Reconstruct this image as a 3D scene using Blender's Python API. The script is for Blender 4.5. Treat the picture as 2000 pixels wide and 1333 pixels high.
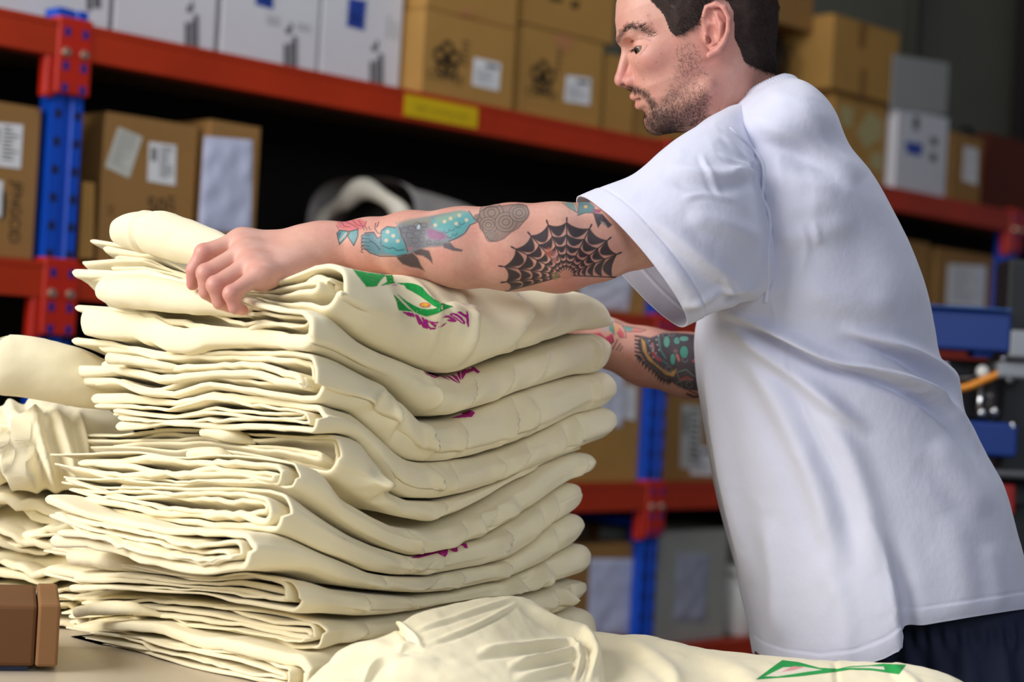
import bpy, bmesh, math, random
import numpy as np
from mathutils import Vector, Matrix
from mathutils.bvhtree import BVHTree

SC = bpy.context.scene
COL = SC.collection
for _o in list(bpy.data.objects):
    bpy.data.objects.remove(_o)
rng = np.random.default_rng(7)
random.seed(7)

# ------------------------------------------------------------------ camera
F, W, H = 3500.0, 2000.0, 1333.0
PITCH, ROLL = math.atan(45 / 3500), math.atan(0.0565)
CAM = np.array([0.0, 0.0, 1.25])
_f = np.array([0, math.cos(PITCH), math.sin(PITCH)])
_r = np.array([1.0, 0, 0])
_u = np.array([0, -math.sin(PITCH), math.cos(PITCH)])
CR = math.cos(ROLL) * _r + math.sin(ROLL) * _u
CU = -math.sin(ROLL) * _r + math.cos(ROLL) * _u
CF = _f
CB = np.stack([CR, CU, CF])           # rows: right, up, forward

def ray(px, py):
    return CR * ((px - 1000) / F) - CU * ((py - 666.5) / F) + CF

def P(px, py, Z):
    return CAM + ray(px, py) * Z

def to_px(pts):
    d = (np.asarray(pts) - CAM) @ CB.T
    return np.stack([1000 + F * d[..., 0] / d[..., 2], 666.5 - F * d[..., 1] / d[..., 2]], -1)

def hit(px, py, p0, n):
    r = ray(px, py)
    return CAM + r * (np.dot(p0 - CAM, n) / np.dot(r, n))

cam_d = bpy.data.cameras.new('camera')
cam = bpy.data.objects.new('camera', cam_d)
COL.objects.link(cam)
cam_d.sensor_width = 36
cam_d.lens = 36 * F / W
cam_d.clip_start = 0.05
cam_d.clip_end = 60
M = Matrix.Identity(4)
for i in range(3):
    M[i][0], M[i][1], M[i][2], M[i][3] = CR[i], CU[i], -CF[i], CAM[i]
cam.matrix_world = M
cam_d.dof.use_dof = True
cam_d.dof.focus_distance = 2.04
cam_d.dof.aperture_fstop = 3.5
SC.camera = cam

# ------------------------------------------------------------- light, look
SC.view_settings.view_transform = 'Standard'
SC.view_settings.look = 'None'
SC.view_settings.gamma = 1.0
SC.view_settings.use_curve_mapping = False
SC.view_settings.exposure = 0.0
wd = bpy.data.worlds.new('warehouse_air')
SC.world = wd
wd.use_nodes = True
wd.node_tree.nodes['Background'].inputs[0].default_value = (0.55, 0.62, 0.80, 1)
wd.node_tree.nodes['Background'].inputs[1].default_value = 0.17

def area(name, loc, target, size, size_y, power, color):
    l = bpy.data.lights.new(name, 'AREA')
    l.shape = 'RECTANGLE'
    l.size, l.size_y, l.energy, l.color = size, size_y, power, color
    o = bpy.data.objects.new(name, l)
    COL.objects.link(o)
    o.location = loc
    o.rotation_euler = (Vector(target) - Vector(loc)).to_track_quat('-Z', 'Y').to_euler()
    return o

# open roller door, camera left; added bluish fill light, front right
area('roller_door_daylight', (-3.3, 0.5, 2.75), (0.1, 2.1, 1.1), 2.6, 2.2, 205, (1.0, 0.97, 0.93))
area('bluish_fill_light', (1.6, -2.8, 3.0), (0.5, 2.3, 1.1), 3.0, 1.6, 78, (0.84, 0.90, 1.0))

area('overhead_fill_light', (0.6, 2.5, 4.05), (1.2, 4.0, 1.7), 2.4, .5, 46, (0.95, 0.97, 1.0))  # added overhead lamp, lifts the rack fronts and shoulder tops

# ----------------------------------------------------------------- helpers
def lin(r, g=None, b=None):
    if g is None:
        r, g, b = r
    f = lambda c: (c / 255 / 12.92) if c / 255 <= 0.04045 else ((c / 255 + 0.055) / 1.055) ** 2.4
    return (f(r), f(g), f(b))

def mat(name, rgb, rough=0.6, metal=0.0, var=0.0, vscale=8.0, bump=0.0, bscale=200.0, attr=None, spec=0.5, coat=0.0, sss=0.0, sheen=0.0, stretch=(1, 1, 1), crinkle=0.0, cscale=30.0):
    m = bpy.data.materials.new(name)
    m.use_nodes = True
    nt = m.node_tree
    b = nt.nodes['Principled BSDF']
    b.inputs['Roughness'].default_value = rough
    b.inputs['Metallic'].default_value = metal
    b.inputs['Specular IOR Level'].default_value = spec
    b.inputs['Coat Weight'].default_value = coat
    if sss:
        b.inputs['Subsurface Weight'].default_value = sss
        b.inputs['Subsurface Radius'].default_value = (1.0, 0.35, 0.2)
        b.inputs['Subsurface Scale'].default_value = 0.0014
    if sheen:
        b.inputs['Sheen Weight'].default_value = sheen
    c = lin(rgb) + (1,)
    src = None
    if attr:
        a = nt.nodes.new('ShaderNodeVertexColor')
        a.layer_name = attr
        src = a.outputs['Color']
    tc = nt.nodes.new('ShaderNodeTexCoord')
    mp = nt.nodes.new('ShaderNodeMapping')
    mp.inputs['Scale'].default_value = stretch
    nt.links.new(tc.outputs['Object'], mp.inputs['Vector'])
    if var:
        n = nt.nodes.new('ShaderNodeTexNoise')
        n.inputs['Scale'].default_value = vscale
        n.inputs['Detail'].default_value = 6
        nt.links.new(mp.outputs[0], n.inputs['Vector'])
        mr = nt.nodes.new('ShaderNodeMapRange')
        mr.inputs['From Min'].default_value = 0.3
        mr.inputs['From Max'].default_value = 0.7
        mr.inputs['To Min'].default_value = 1 - var
        mr.inputs['To Max'].default_value = 1 + var
        nt.links.new(n.outputs['Fac'], mr.inputs['Value'])
        mx = nt.nodes.new('ShaderNodeVectorMath')
        mx.operation = 'SCALE'
        if src:
            nt.links.new(src, mx.inputs[0])
        else:
            mx.inputs[0].default_value = c[:3]
        nt.links.new(mr.outputs[0], mx.inputs['Scale'])
        src = mx.outputs[0]
    if src:
        nt.links.new(src, b.inputs['Base Color'])
    else:
        b.inputs['Base Color'].default_value = c
    if bump:
        n = nt.nodes.new('ShaderNodeTexNoise')
        n.inputs['Scale'].default_value = bscale
        n.inputs['Detail'].default_value = 5
        nt.links.new(mp.outputs[0], n.inputs['Vector'])
        bp = nt.nodes.new('ShaderNodeBump')
        bp.inputs['Strength'].default_value = bump
        bp.inputs['Distance'].default_value = 0.002
        nt.links.new(n.outputs['Fac'], bp.inputs['Height'])
        if crinkle:
            n2 = nt.nodes.new('ShaderNodeTexNoise')
            n2.noise_type = 'RIDGED_MULTIFRACTAL'
            n2.inputs['Scale'].default_value = cscale
            n2.inputs['Detail'].default_value = 4
            n2.inputs['Distortion'].default_value = .6
            nt.links.new(mp.outputs[0], n2.inputs['Vector'])
            b2 = nt.nodes.new('ShaderNodeBump')
            b2.inputs['Strength'].default_value = crinkle
            b2.inputs['Distance'].default_value = 0.004
            nt.links.new(n2.outputs['Fac'], b2.inputs['Height'])
            nt.links.new(bp.outputs[0], b2.inputs['Normal'])
            bp = b2
        nt.links.new(bp.outputs[0], b.inputs['Normal'])
    return m

def link(name, me, m=None, parent=None, smooth=False):
    o = bpy.data.objects.new(name, me)
    COL.objects.link(o)
    if m is not None and not me.materials:
        me.materials.append(m)
    if parent is not None:
        o.parent = parent
    if smooth:
        me.polygons.foreach_set('use_smooth', np.ones(len(me.polygons), dtype=bool))
    return o

def tag(o, label=None, cat=None, group=None, kind=None):
    if label: o['label'] = label
    if cat: o['category'] = cat
    if group: o['group'] = group
    if kind: o['kind'] = kind
    return o

def empty(name, mw, label=None, cat=None, group=None, kind=None):
    o = bpy.data.objects.new(name, None)
    COL.objects.link(o)
    o.empty_display_size = 0.05
    if isinstance(mw, Matrix):
        o.matrix_world = mw
    else:
        o.location = tuple(float(x) for x in mw)
    return tag(o, label, cat, group, kind)

def frame(org, ex, ey, ez):
    m = Matrix.Identity(4)
    for i in range(3):
        m[i][0], m[i][1], m[i][2], m[i][3] = ex[i], ey[i], ez[i], org[i]
    return m

def add_box(bm, x0, x1, y0, y1, z0, z1):
    vs = [bm.verts.new((x, y, z)) for x in (x0, x1) for y in (y0, y1) for z in (z0, z1)]
    for q in ((0, 1, 3, 2), (4, 6, 7, 5), (0, 4, 5, 1), (2, 3, 7, 6), (0, 2, 6, 4), (1, 5, 7, 3)):
        bm.faces.new([vs[i] for i in q])
    return vs

def box(name, dims, m, parent=None, bevel=0.0, seg=2):
    bm = bmesh.new()
    add_box(bm, *dims)
    if bevel:
        bmesh.ops.bevel(bm, geom=bm.edges[:], offset=bevel, segments=seg, affect='EDGES', profile=0.5)
    bmesh.ops.recalc_face_normals(bm, faces=bm.faces[:])
    me = bpy.data.meshes.new(name)
    bm.to_mesh(me)
    bm.free()
    return link(name, me, m, parent)

def mesh(name, V, Fc, m=None, parent=None, smooth=True):
    me = bpy.data.meshes.new(name)
    V = np.asarray(V, dtype=np.float64)
    me.from_pydata(V.tolist() if len(V) < 2000 else V, [], Fc.tolist() if isinstance(Fc, np.ndarray) else Fc)
    me.update()
    return link(name, me, m, parent, smooth)

def grid_faces(nu, nv, wrap=False):
    i, j = np.meshgrid(np.arange(nu - 1), np.arange(nv if wrap else nv - 1), indexing='ij')
    j2 = (j + 1) % nv
    return np.stack([i * nv + j, (i + 1) * nv + j, (i + 1) * nv + j2, i * nv + j2], -1).reshape(-1, 4)

def tube(name, pts, rad, m, parent=None, n=10, caps=True):
    pts = np.asarray(pts, float)
    rad = np.broadcast_to(np.asarray(rad, float), (len(pts),))
    T = np.gradient(pts, axis=0)
    T /= np.linalg.norm(T, axis=1, keepdims=True) + 1e-9
    a = np.array([0, 0, 1.0]) if abs(T[0][2]) < .9 else np.array([1.0, 0, 0])
    V = []
    for p, t, r in zip(pts, T, rad):
        x = np.cross(t, a); x /= np.linalg.norm(x)
        y = np.cross(t, x)
        a = np.cross(x, t)
        for k in range(n):
            w = 2 * math.pi * k / n
            V.append(p + r * (math.cos(w) * x + math.sin(w) * y))
    Fc = grid_faces(len(pts), n, True).tolist()
    if caps:
        Fc.append(list(range(n))[::-1]); Fc.append(list(range((len(pts) - 1) * n, len(pts) * n)))
    return mesh(name, V, Fc, m, parent)

def spline(pts, n):
    """Catmull-Rom through pts, n samples"""
    p = np.asarray(pts, float)
    k = len(p)
    t = np.linspace(0, k - 1, n)
    i = np.clip(np.floor(t).astype(int), 0, k - 2)
    f = (t - i)[:, None]
    p0, p1, p2, p3 = p[np.maximum(i - 1, 0)], p[i], p[i + 1], p[np.minimum(i + 2, k - 1)]
    return 0.5 * (2 * p1 + (p2 - p0) * f + (2 * p0 - 5 * p1 + 4 * p2 - p3) * f * f + (3 * p1 - p0 - 3 * p2 + p3) * f ** 3)

def sstep(a, b, x):
    t = np.clip((x - a) / (b - a), 0, 1)
    return t * t * (3 - 2 * t)

def hash3(i, j, k):
    h = (i.astype(np.int64) * 374761393 + j.astype(np.int64) * 668265263 + k.astype(np.int64) * 2147483647) & 0xffffffff
    h = ((h ^ (h >> 13)) * 1274126177) & 0xffffffff
    return ((h ^ (h >> 16)) & 0xffffff) / float(0xffffff) * 2 - 1

def vnoise(p):
    """smooth value noise in [-1,1], p (...,3)"""
    p = np.asarray(p, float)
    i = np.floor(p).astype(np.int64)
    f = p - i
    f = f * f * f * (f * (f * 6 - 15) + 10)
    r = 0
    for a in (0, 1):
        for b in (0, 1):
            for c in (0, 1):
                w = (f[..., 0] if a else 1 - f[..., 0]) * (f[..., 1] if b else 1 - f[..., 1]) * (f[..., 2] if c else 1 - f[..., 2])
                r = r + w * hash3(i[..., 0] + a, i[..., 1] + b, i[..., 2] + c)
    return r

def fbm(p, o=3):
    s, a, r = 0, 1, 0
    for k in range(o):
        r = r + a * vnoise(p * 2 ** k + 17.3 * k)
        s += a; a *= .5
    return r / s

def set_col(me, rgb, name='Col'):
    a = me.color_attributes.new(name, 'FLOAT_COLOR', 'POINT')
    c = np.ones((len(me.vertices), 4), np.float32)
    c[:, :3] = rgb
    a.data.foreach_set('color', c.ravel())

def seg_dist(x, y, pl, closed=False):
    """distance from points to a 2D polyline"""
    d = np.full(np.shape(x), 1e9)
    pl = np.asarray(pl, float)
    n = len(pl)
    for k in range(n if closed else n - 1):
        a, b = pl[k], pl[(k + 1) % n]
        ab = b - a
        L = ab @ ab + 1e-9
        t = np.clip(((x - a[0]) * ab[0] + (y - a[1]) * ab[1]) / L, 0, 1)
        d = np.minimum(d, np.hypot(x - a[0] - t * ab[0], y - a[1] - t * ab[1]))
    return d

def inside(x, y, pl):
    c = np.zeros(np.shape(x), bool)
    n = len(pl)
    for k in range(n):
        x1, y1 = pl[k]; x2, y2 = pl[(k + 1) % n]
        if y1 == y2: continue
        c ^= ((y1 > y) != (y2 > y)) & (x < (x2 - x1) * (y - y1) / (y2 - y1) + x1)
    return c

class Canvas:
    """small painted layer: rgb + coverage on a pixel grid, used for ink and print"""
    def __init__(s, x0, y0, x1, y1, sc):
        s.x0, s.y0, s.sc = x0, y0, sc
        s.w, s.h = int((x1 - x0) * sc), int((y1 - y0) * sc)
        s.X, s.Y = np.meshgrid(x0 + (np.arange(s.w) + .5) / sc, y0 + (np.arange(s.h) + .5) / sc)
        s.rgb = np.zeros((s.h, s.w, 3)); s.a = np.zeros((s.h, s.w))
    def _win(s, pts, pad):
        p = np.asarray(pts)
        a = max(int((p[:, 0].min() - pad - s.x0) * s.sc), 0); b = min(int((p[:, 0].max() + pad - s.x0) * s.sc) + 2, s.w)
        c = max(int((p[:, 1].min() - pad - s.y0) * s.sc), 0); d = min(int((p[:, 1].max() + pad - s.y0) * s.sc) + 2, s.h)
        return slice(c, max(c, d)), slice(a, max(a, b))
    def put(s, w, cov, col, op=1.0):
        cov = np.clip(cov, 0, 1) * op
        col = np.asarray(lin(col))
        s.rgb[w] = s.rgb[w] * (1 - cov[..., None]) + col * cov[..., None]
        s.a[w] = s.a[w] + cov * (1 - s.a[w])
    def fill(s, pl, col, op=1.0, soft=.5):
        w = s._win(pl, 2)
        x, y = s.X[w], s.Y[w]
        if x.size == 0: return
        sd = seg_dist(x, y, pl, True) * np.where(inside(x, y, pl), 1, -1)
        s.put(w, sd / (2 * soft) + .5, col, op)
    def line(s, pl, wd, col, op=1.0, soft=.5, closed=False):
        w = s._win(pl, wd + 2)
        x, y = s.X[w], s.Y[w]
        if x.size == 0: return
        s.put(w, (wd / 2 - seg_dist(x, y, pl, closed)) / (2 * soft) + .5, col, op)
    def disc(s, cx, cy, rx, ry, col, op=1.0, soft=.5):
        w = s._win([(cx - rx, cy - ry), (cx + rx, cy + ry)], 2)
        x, y = s.X[w], s.Y[w]
        if x.size == 0: return
        s.put(w, (1 - np.hypot((x - cx) / rx, (y - cy) / ry)) * min(rx, ry) / (2 * soft) + .5, col, op)
    def sample(s, x, y):
        u = np.clip((x - s.x0) * s.sc - .5, 0, s.w - 1.001); v = np.clip((y - s.y0) * s.sc - .5, 0, s.h - 1.001)
        i, j = u.astype(int), v.astype(int)
        fu, fv = (u - i), (v - j)
        inb = (x > s.x0) & (x < s.x0 + s.w / s.sc) & (y > s.y0) & (y < s.y0 + s.h / s.sc)
        def bl(A):
            f1, f2 = (fu[..., None], fv[..., None]) if A.ndim == 3 else (fu, fv)
            return (A[j, i] * (1 - f1) + A[j, i + 1] * f1) * (1 - f2) + (A[j + 1, i] * (1 - f1) + A[j + 1, i + 1] * f1) * f2
        return bl(s.rgb), bl(s.a) * inb

# ============================================================ racking frame
U = ray(4428, 905); U[2] = 0; U /= np.linalg.norm(U)
V_ = np.array([-U[1], U[0], 0.0])               # into the rack
UP = np.array([0, 0, 1.0])
O = P(128, 45, 3.83); LEV_A = O[2]; O = np.array([O[0], O[1], 0.0])
RM = frame(O, U, V_, UP)

def rk(px, py, d=0.0):
    q = hit(px, py, O + V_ * d, V_)
    return float((q - O) @ U), float(q[2])

LEV_A = rk(1000, 218)[1]
LEV_B = rk(1250, 617)[1]
LEV_C = rk(1285, 945)[1]
LEV_D = LEV_C - (LEV_B - LEV_C)
POST = [rk(128, 300)[0], rk(1285, 800)[0], rk(1990, 470)[0]]
BAY = POST[1] - POST[0]
POST = [POST[0] - BAY, POST[0], POST[1], POST[1] + BAY, POST[1] + 2 * BAY]

M_red = mat('red_enamel', (174, 46, 6), .42, var=.12, vscale=5, bump=.05, bscale=60)
M_red2 = mat('red_splice_enamel', (184, 34, 12), .4, var=.08)
M_blue = mat('blue_enamel', (4, 70, 184), .42, var=.08, vscale=6)
M_hole = mat('slot_shadow', (8, 14, 60), .8)
M_chip = mat('chipboard', (120, 92, 58), .85, var=.2, vscale=60)
M_bolt = mat('zinc_bolt', (190, 170, 150), .35, metal=.8)
M_yel = mat('yellow_sticker', (205, 172, 4), .5, var=.05)
M_ink = mat('black_print', (30, 24, 16), .8)
M_yink = mat('faded_sticker_print', (160, 132, 10), .7)
M_wall = mat('painted_block_wall', (112, 112, 98), .85, var=.06, vscale=3)
M_dark = mat('dark_shade_sheet', (22, 16, 14), .9, var=.3, vscale=2)
M_floor = mat('concrete', (92, 90, 86), .7, var=.2, vscale=2, bump=.2, bscale=30)

# ---- room
def struct(o): o['kind'] = 'structure'; return o
struct(box('floor', (-6, 9, -4, 12, -0.1, 0), M_floor))
wb = struct(box('wall_back', (-5, 8, 0, .12, 0, 4.2), M_wall)); wb.matrix_world = frame(O + V_ * 1.35, U, V_, UP)
ce = struct(box('ceiling', (-6, 9, -4, 12, 4.2, 4.3), mat('ceiling_sheet', (120, 120, 118), .9, var=.05)))
cd = struct(box('trim_1', (-.03, .03, -.05, 0, 1.0, 4.2), mat('grey_conduit', (64, 64, 54), .6), bevel=.01)); 
_s = float((hit(1777, 60, O + V_ * 1.34, V_) - O) @ U); cd.matrix_world = frame(O + V_ * 1.34 + U * _s, U, V_, UP)

# ---- the racking
rack = empty('pallet_rack', RM, 'long blue and red steel storage rack filled with cartons behind the man', 'rack')
RD = 0.62
ZT = LEV_A + 0.03
def c_post(name, s, d0, sgn, z0, z1):
    """open C-section upright with a stepped face, slots shown on the two face strips"""
    w, dp, t = .072, .055 * sgn, .004
    prof = [(-w / 2, dp), (-w / 2, 0), (-.012, 0), (-.008, .007 * sgn), (.008, .007 * sgn), (.012, 0), (w / 2, 0), (w / 2, dp),
            (w / 2 - t, dp), (w / 2 - t, t * sgn), (.010, t * sgn), (.006, .011 * sgn), (-.006, .011 * sgn), (-.010, t * sgn), (-w / 2 + t, t * sgn), (-w / 2 + t, dp)]
    V = [(s + x, d0 + y, z) for z in (z0, z1) for x, y in prof]
    n = len(prof)
    Fc = [[k, (k + 1) % n, n + (k + 1) % n, n + k] for k in range(n)]
    o = mesh(name, V, Fc, M_blue, rack, smooth=False)
    return o
for s in POST:
    for d0, sg in ((0, 1), (RD, -1)):
        po = c_post('upright', s, d0, sg, 0, ZT if s < POST[2] - .1 else LEV_A + .004)
        if d0 == 0:
            bm = bmesh.new()
            for k in range(int((LEV_A - .05) / .06)):
                for x in (-.024, .024):
                    add_box(bm, s + x - .0075, s + x + .0075, -.0012, .004, .05 + k * .06 - .009, .05 + k * .06 + .009)
            me = bpy.data.meshes.new('slots'); bm.to_mesh(me); bm.free()
            tag(link('slots', me, M_hole, po), 'dark keyhole slots', kind='stuff')
    for z in (.14, LEV_D - .12, LEV_C - .12):
        box('brace', (s - .015, s + .015, .05, RD - .05, z - .012, z + .012), M_blue, rack)
BH = .076
for lv in (LEV_A, LEV_B, LEV_C, LEV_D):
    for i in range(len(POST) - 1):
        a, b = POST[i] + .04, POST[i + 1] - .04
        for d0, d1 in ((-.012, .034), (RD - .034, RD + .012)):
            bm = bmesh.new(); add_box(bm, a, b, d0, d1, lv - BH, lv)
            add_box(bm, a, b, min(d0 - .002, d0), d0 + .01, lv - .012, lv + .0005)
            me = bpy.data.meshes.new('beam'); bm.to_mesh(me); bm.free()
            link('beam', me, M_red, rack)
        box('shelf_board', (a - .02, b + .02, .034, RD - .034, lv - .022, lv - .004), M_chip, rack)
    for s in POST:
        br = box('splice_bracket', (s - .043, s + .041, -.016, .03, lv - .155, lv + .010), M_red2, rack, bevel=.004)
        side = box('bracket_ear', (s - .066, s - .040, -.010, .02, lv - .165, lv - .072), M_red2, br, bevel=.006)
        for x in (-.022, .022):
            for z in (-.022, -.095, -.142):
                box('bracket_slot', (s + x - .007, s + x + .007, -.0172, -.012, lv + z - .009, lv + z + .009), mat('slot_blue', (20, 24, 120), .6) if 'slot_blue' not in bpy.data.materials else bpy.data.materials['slot_blue'], br)
            bm = bmesh.new()
            bmesh.ops.create_cone(bm, cap_ends=True, segments=14, radius1=.011, radius2=.008, depth=.008, matrix=Matrix.Translation((s + x, -.019, lv - .066)) @ Matrix.Rotation(math.pi / 2, 4, 'X'))
            me = bpy.data.meshes.new('bolt_head'); bm.to_mesh(me); bm.free()
            link('bolt_head', me, M_bolt, br)
M_pan = mat('dark_shade_panel', (20, 15, 14), .9, var=.3, vscale=2)
_lv = [LEV_A, LEV_B, LEV_C, LEV_D, .03]
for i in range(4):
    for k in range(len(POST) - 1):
        box('shade_panel', (POST[k] + .002, POST[k + 1] - .002, .535, .55, _lv[i + 1] + .001, _lv[i] - .024), M_pan, rack)  # near-black sheets added as shade in the bays, hiding the rear posts
# yellow sticker on the top beam
_a, _b = rk(783, 205)[0], rk(925, 232)[0]
st = box('load_sticker', (_a, _b, -.0155, -.013, LEV_A - .066, LEV_A - .012), M_yel, rack)

def text_mesh(txt, size):
    c = bpy.data.curves.new('t', 'FONT')
    c.body = txt; c.size = size; c.align_x = 'CENTER'; c.align_y = 'CENTER'; c.extrude = 0.0004
    o = bpy.data.objects.new('t', c); COL.objects.link(o)
    bpy.context.view_layer.update()
    me = bpy.data.meshes.new_from_object(o.evaluated_get(bpy.context.evaluated_depsgraph_get()))
    bpy.data.objects.remove(o); bpy.data.curves.remove(c)
    return me

def text_on(name, txt, size, s, z, d, m, parent, rot=0.0, sx=1.0):
    """lettering lying on a face that looks along -V"""
    me = text_mesh(txt, size)
    R = Matrix.Translation((s, d, z)) @ Matrix.Rotation(rot, 4, 'Y') @ Matrix.Rotation(math.pi / 2, 4, 'X') @ Matrix.Diagonal((sx, 1, 1, 1))
    me.transform(R)
    return link(name, me, m, parent)
text_on('sticker_print', 'Safe working load', .026, (_a + _b) / 2, LEV_A - .040, -.0158, M_yink, st)

# added dark sheet standing in for the shade behind the lower shelves
bk = struct(box('wall_shade_back', (POST[0] - .3, POST[-1] + .3, RD + .06, RD + .09, 0, LEV_A - .03), M_dark)); bk.matrix_world = RM

# ================================================================== cartons
CARD = mat('kraft_card', (166, 124, 60), .8, var=.07, vscale=6, bump=.06, bscale=90)
CARD_G = mat('kraft_card_brown', (148, 108, 56), .8, var=.08, vscale=5, bump=.06, bscale=90)
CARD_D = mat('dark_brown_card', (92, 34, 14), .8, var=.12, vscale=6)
WHITE = mat('white_card', (204, 204, 210), .7, var=.04, vscale=4)
TAPE = mat('brown_tape', (128, 84, 36), .35)
SEAM = mat('carton_seam', (70, 48, 20), .9)
PAPER = mat('white_label', (222, 222, 224), .6, var=.03, vscale=12)
PAPER_B = mat('document_pouch', (196, 200, 226), .3, var=.05, vscale=8, bump=.15, bscale=20)
PBLUE = mat('blue_print', (32, 66, 160), .7)
PGREY = mat('grey_print', (92, 92, 96), .7)
PFAINT = mat('faint_print', (176, 178, 182), .7)
M_logo = mat('brown_print', (62, 44, 12), .8)

def carton(label, s0, s1, z0, z1, d=0.02, depth=.46, m=CARD, tape=True, wobble=0.0, seam_front=False, group='cartons on the rack'):
    """closed carton: walls, two top flaps, tape; own frame at the middle of its base"""
    cx = (s0 + s1) / 2
    w, h = s1 - s0, z1 - z0
    org = O + U * cx + V_ * d + UP * z0
    mw = frame(org, U, V_, UP) @ Matrix.Rotation(wobble, 4, 'Z')
    e = empty('carton', mw, label, 'box', group)
    box('carton_walls', (-w / 2, w / 2, 0, depth, 0.001, h - .004), m, e, bevel=.004)
    for a, b in ((0.001, depth / 2 - .001), (depth / 2 + .001, depth - .001)):
        box('flap', (-w / 2 + .001, w / 2 - .001, a, b, h - .004, h), m, e)
    if tape:
        bm = bmesh.new()
        add_box(bm, -w / 2 - .0006, w / 2 + .0006, depth / 2 - .025, depth / 2 + .025, h - .001, h + .0006)
        for x in (-w / 2, w / 2):
            add_box(bm, x - .0006, x + .0006, depth / 2 - .025, depth / 2 + .025, h - .07, h)
        me = bpy.data.meshes.new('tape'); bm.to_mesh(me); bm.free()
        link('tape', me, TAPE, e)
    e['w'], e['h'] = w, h
    return e

def loc(e, px, py):
    """carton-local (x,z) of a pixel on its front face"""
    mw = e.matrix_world
    n = np.array(mw.col[1][:3]); o = np.array(mw.col[3][:3])
    q = Vector(hit(px, py, o, n))
    q = mw.inverted() @ q
    return q.x, q.z

def plate(name, e, pts, m, t=.0008, off=0.0):
    """flat sheet stuck on the front face, corners given clockwise in the photo"""
    q = [loc(e, *p) for p in pts]
    n = len(q)
    V = [(x, -off - t, z) for x, z in q] + [(x, -off + .0002, z) for x, z in q]
    Fc = [list(range(n))] + [[k, (k + 1) % n, n + (k + 1) % n, n + k][::-1] for k in range(n)]
    return mesh(name, V, Fc, m, e, smooth=False)

def quad_of(a, b, c, d, u0, u1, v0, v1):
    a, b, c, d = map(np.array, (a, b, c, d))
    f = lambda u, v: tuple((a * (1 - u) + b * u) * (1 - v) + (d * (1 - u) + c * u) * v)
    return [f(u0, v0), f(u1, v0), f(u1, v1), f(u0, v1)]

def bars(name, e, quad, cells, m, off, parent=None):
    """small printed blocks inside a quad; cells are (u0,u1,v0,v1)"""
    V, Fc = [], []
    for c in cells:
        q = [loc(e, *p) for p in quad_of(*quad, *c)]
        k = len(V)
        V += [(x, -off - .0003, z) for x, z in q] + [(x, -off, z) for x, z in q]
        Fc += [[k, k + 1, k + 2, k + 3]] + [[k + i, k + 4 + i, k + 4 + (i + 1) % 4, k + (i + 1) % 4] for i in range(4)]
    o = mesh(name, V, Fc, m, parent or e, smooth=False)
    o['kind'] = 'stuff'
    return o

def label_sheet(e, quad, kind=0, m=PAPER):
    p = plate('shipping_label', e, quad, m)
    r = random.Random(int(quad[0][0]))
    cells = []
    if kind in (0, 2):       # barcode strip plus lines
        x = .06
        while x < .36:
            w = r.uniform(.008, .02); cells.append((.08, .30, .06 + x * 1.1, .06 + x * 1.1 + w)); x += w * 1.7
        for k in range(9):
            cells.append((.42, .42 + r.uniform(.2, .5), .08 + k * .09, .11 + k * .09))
    if kind == 1:
        cells += [(.45, .9, .12, .26)]
        for k in range(5):
            cells.append((.1, .1 + r.uniform(.3, .75), .40 + k * .1, .425 + k * .1))
    if kind == 3:
        for k in range(14):
            cells.append((.12, .12 + r.uniform(.25, .75), .06 + k * .06, .07 + k * .06))
    bars('label_print', e, quad, cells, PGREY if kind != 2 else M_ink, .001, p)
    return p

def white_marks(e, bx, by, side=False):
    """symbol block printed low on the right of the white cartons"""
    q = [(bx, by), (bx + 42, by + 9), (bx + 42, by + 92), (bx, by + 83)]
    c = [(.55, .62, 0, 1), (.66, .86, .25, 1), (.40, .50, .45, 1), (.28, .36, .5, 1), (.15, .22, .5, 1)]
    c += [(.5 + .1 * i, .57 + .1 * i, .02 + .07 * i, .12 + .07 * i) for i in range(3)]
    return bars('handling_marks', e, q, [(.45, .58, .38, 1), (.62, .84, .22, 1), (.2, .4, .45, 1), (.3, .5, .05, .2), (.48, .6, -.08, .12)], PGREY, .0012)

def sA(px, py): return rk(px, py, .02)[0]
top = LEV_A
def carton_px(label, xl, xr, yb, ztop, lev, d=.02, s0=None, s1=None, **k):
    s0 = rk(xl, yb, d)[0] if s0 is None else s0
    s1 = rk(xr, yb + (xr - xl) * .1, d)[0] if s1 is None else s1
    return carton(label, s0, s1, lev, ztop, d, **k)

w0 = carton_px('white carton at the far left end of the top shelf', -60, 213, 20, top + .40, top + .012, d=.07, m=WHITE)
w1 = carton_px('white carton standing right of the rack post on the top shelf', 222, 420, 60, top + .40, top, d=.07, m=WHITE)
w2 = carton_px('white carton with a blue mark at its top, second right of the post', 428, 617, 130, top + .40, top, d=.07, m=WHITE)
w3 = carton_px('white carton with a blue printed block beside the kraft cartons', 623, 779, 160, top + .40, top, d=.07, m=WHITE)
bars('handling_marks', w0, [(165, -20), (200, -12), (200, 25), (165, 18)], [(.1, .4, 0, 1), (.5, .9, 0, .8)], PGREY, .0012)
white_marks(w1, 352, 4)
white_marks(w2, 545, 46)
white_marks(w3, 713, 80)
for e, q in ((w2, [(500, -30), (535, -22), (533, 18), (498, 8)]), (w3, [(680, -5), (716, 2), (711, 60), (676, 50)])):
    bars('blue_block', e, q, [(0, 1, 0, .2), (0, 1, .26, .46), (0, 1, .52, .72), (0, 1, .78, 1), (.1, .9, .1, .9)], PBLUE, .0012)
for e, q in ((w2, [(520, 28), (605, 45), (605, 62), (520, 45)]), (w3, [(756, 30), (776, 34), (774, 78), (754, 72)])):
    bars('faint_marks', e, q, [(0, .3, 0, 1), (.7, 1, .2, 1)], PFAINT, .0012)

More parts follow.
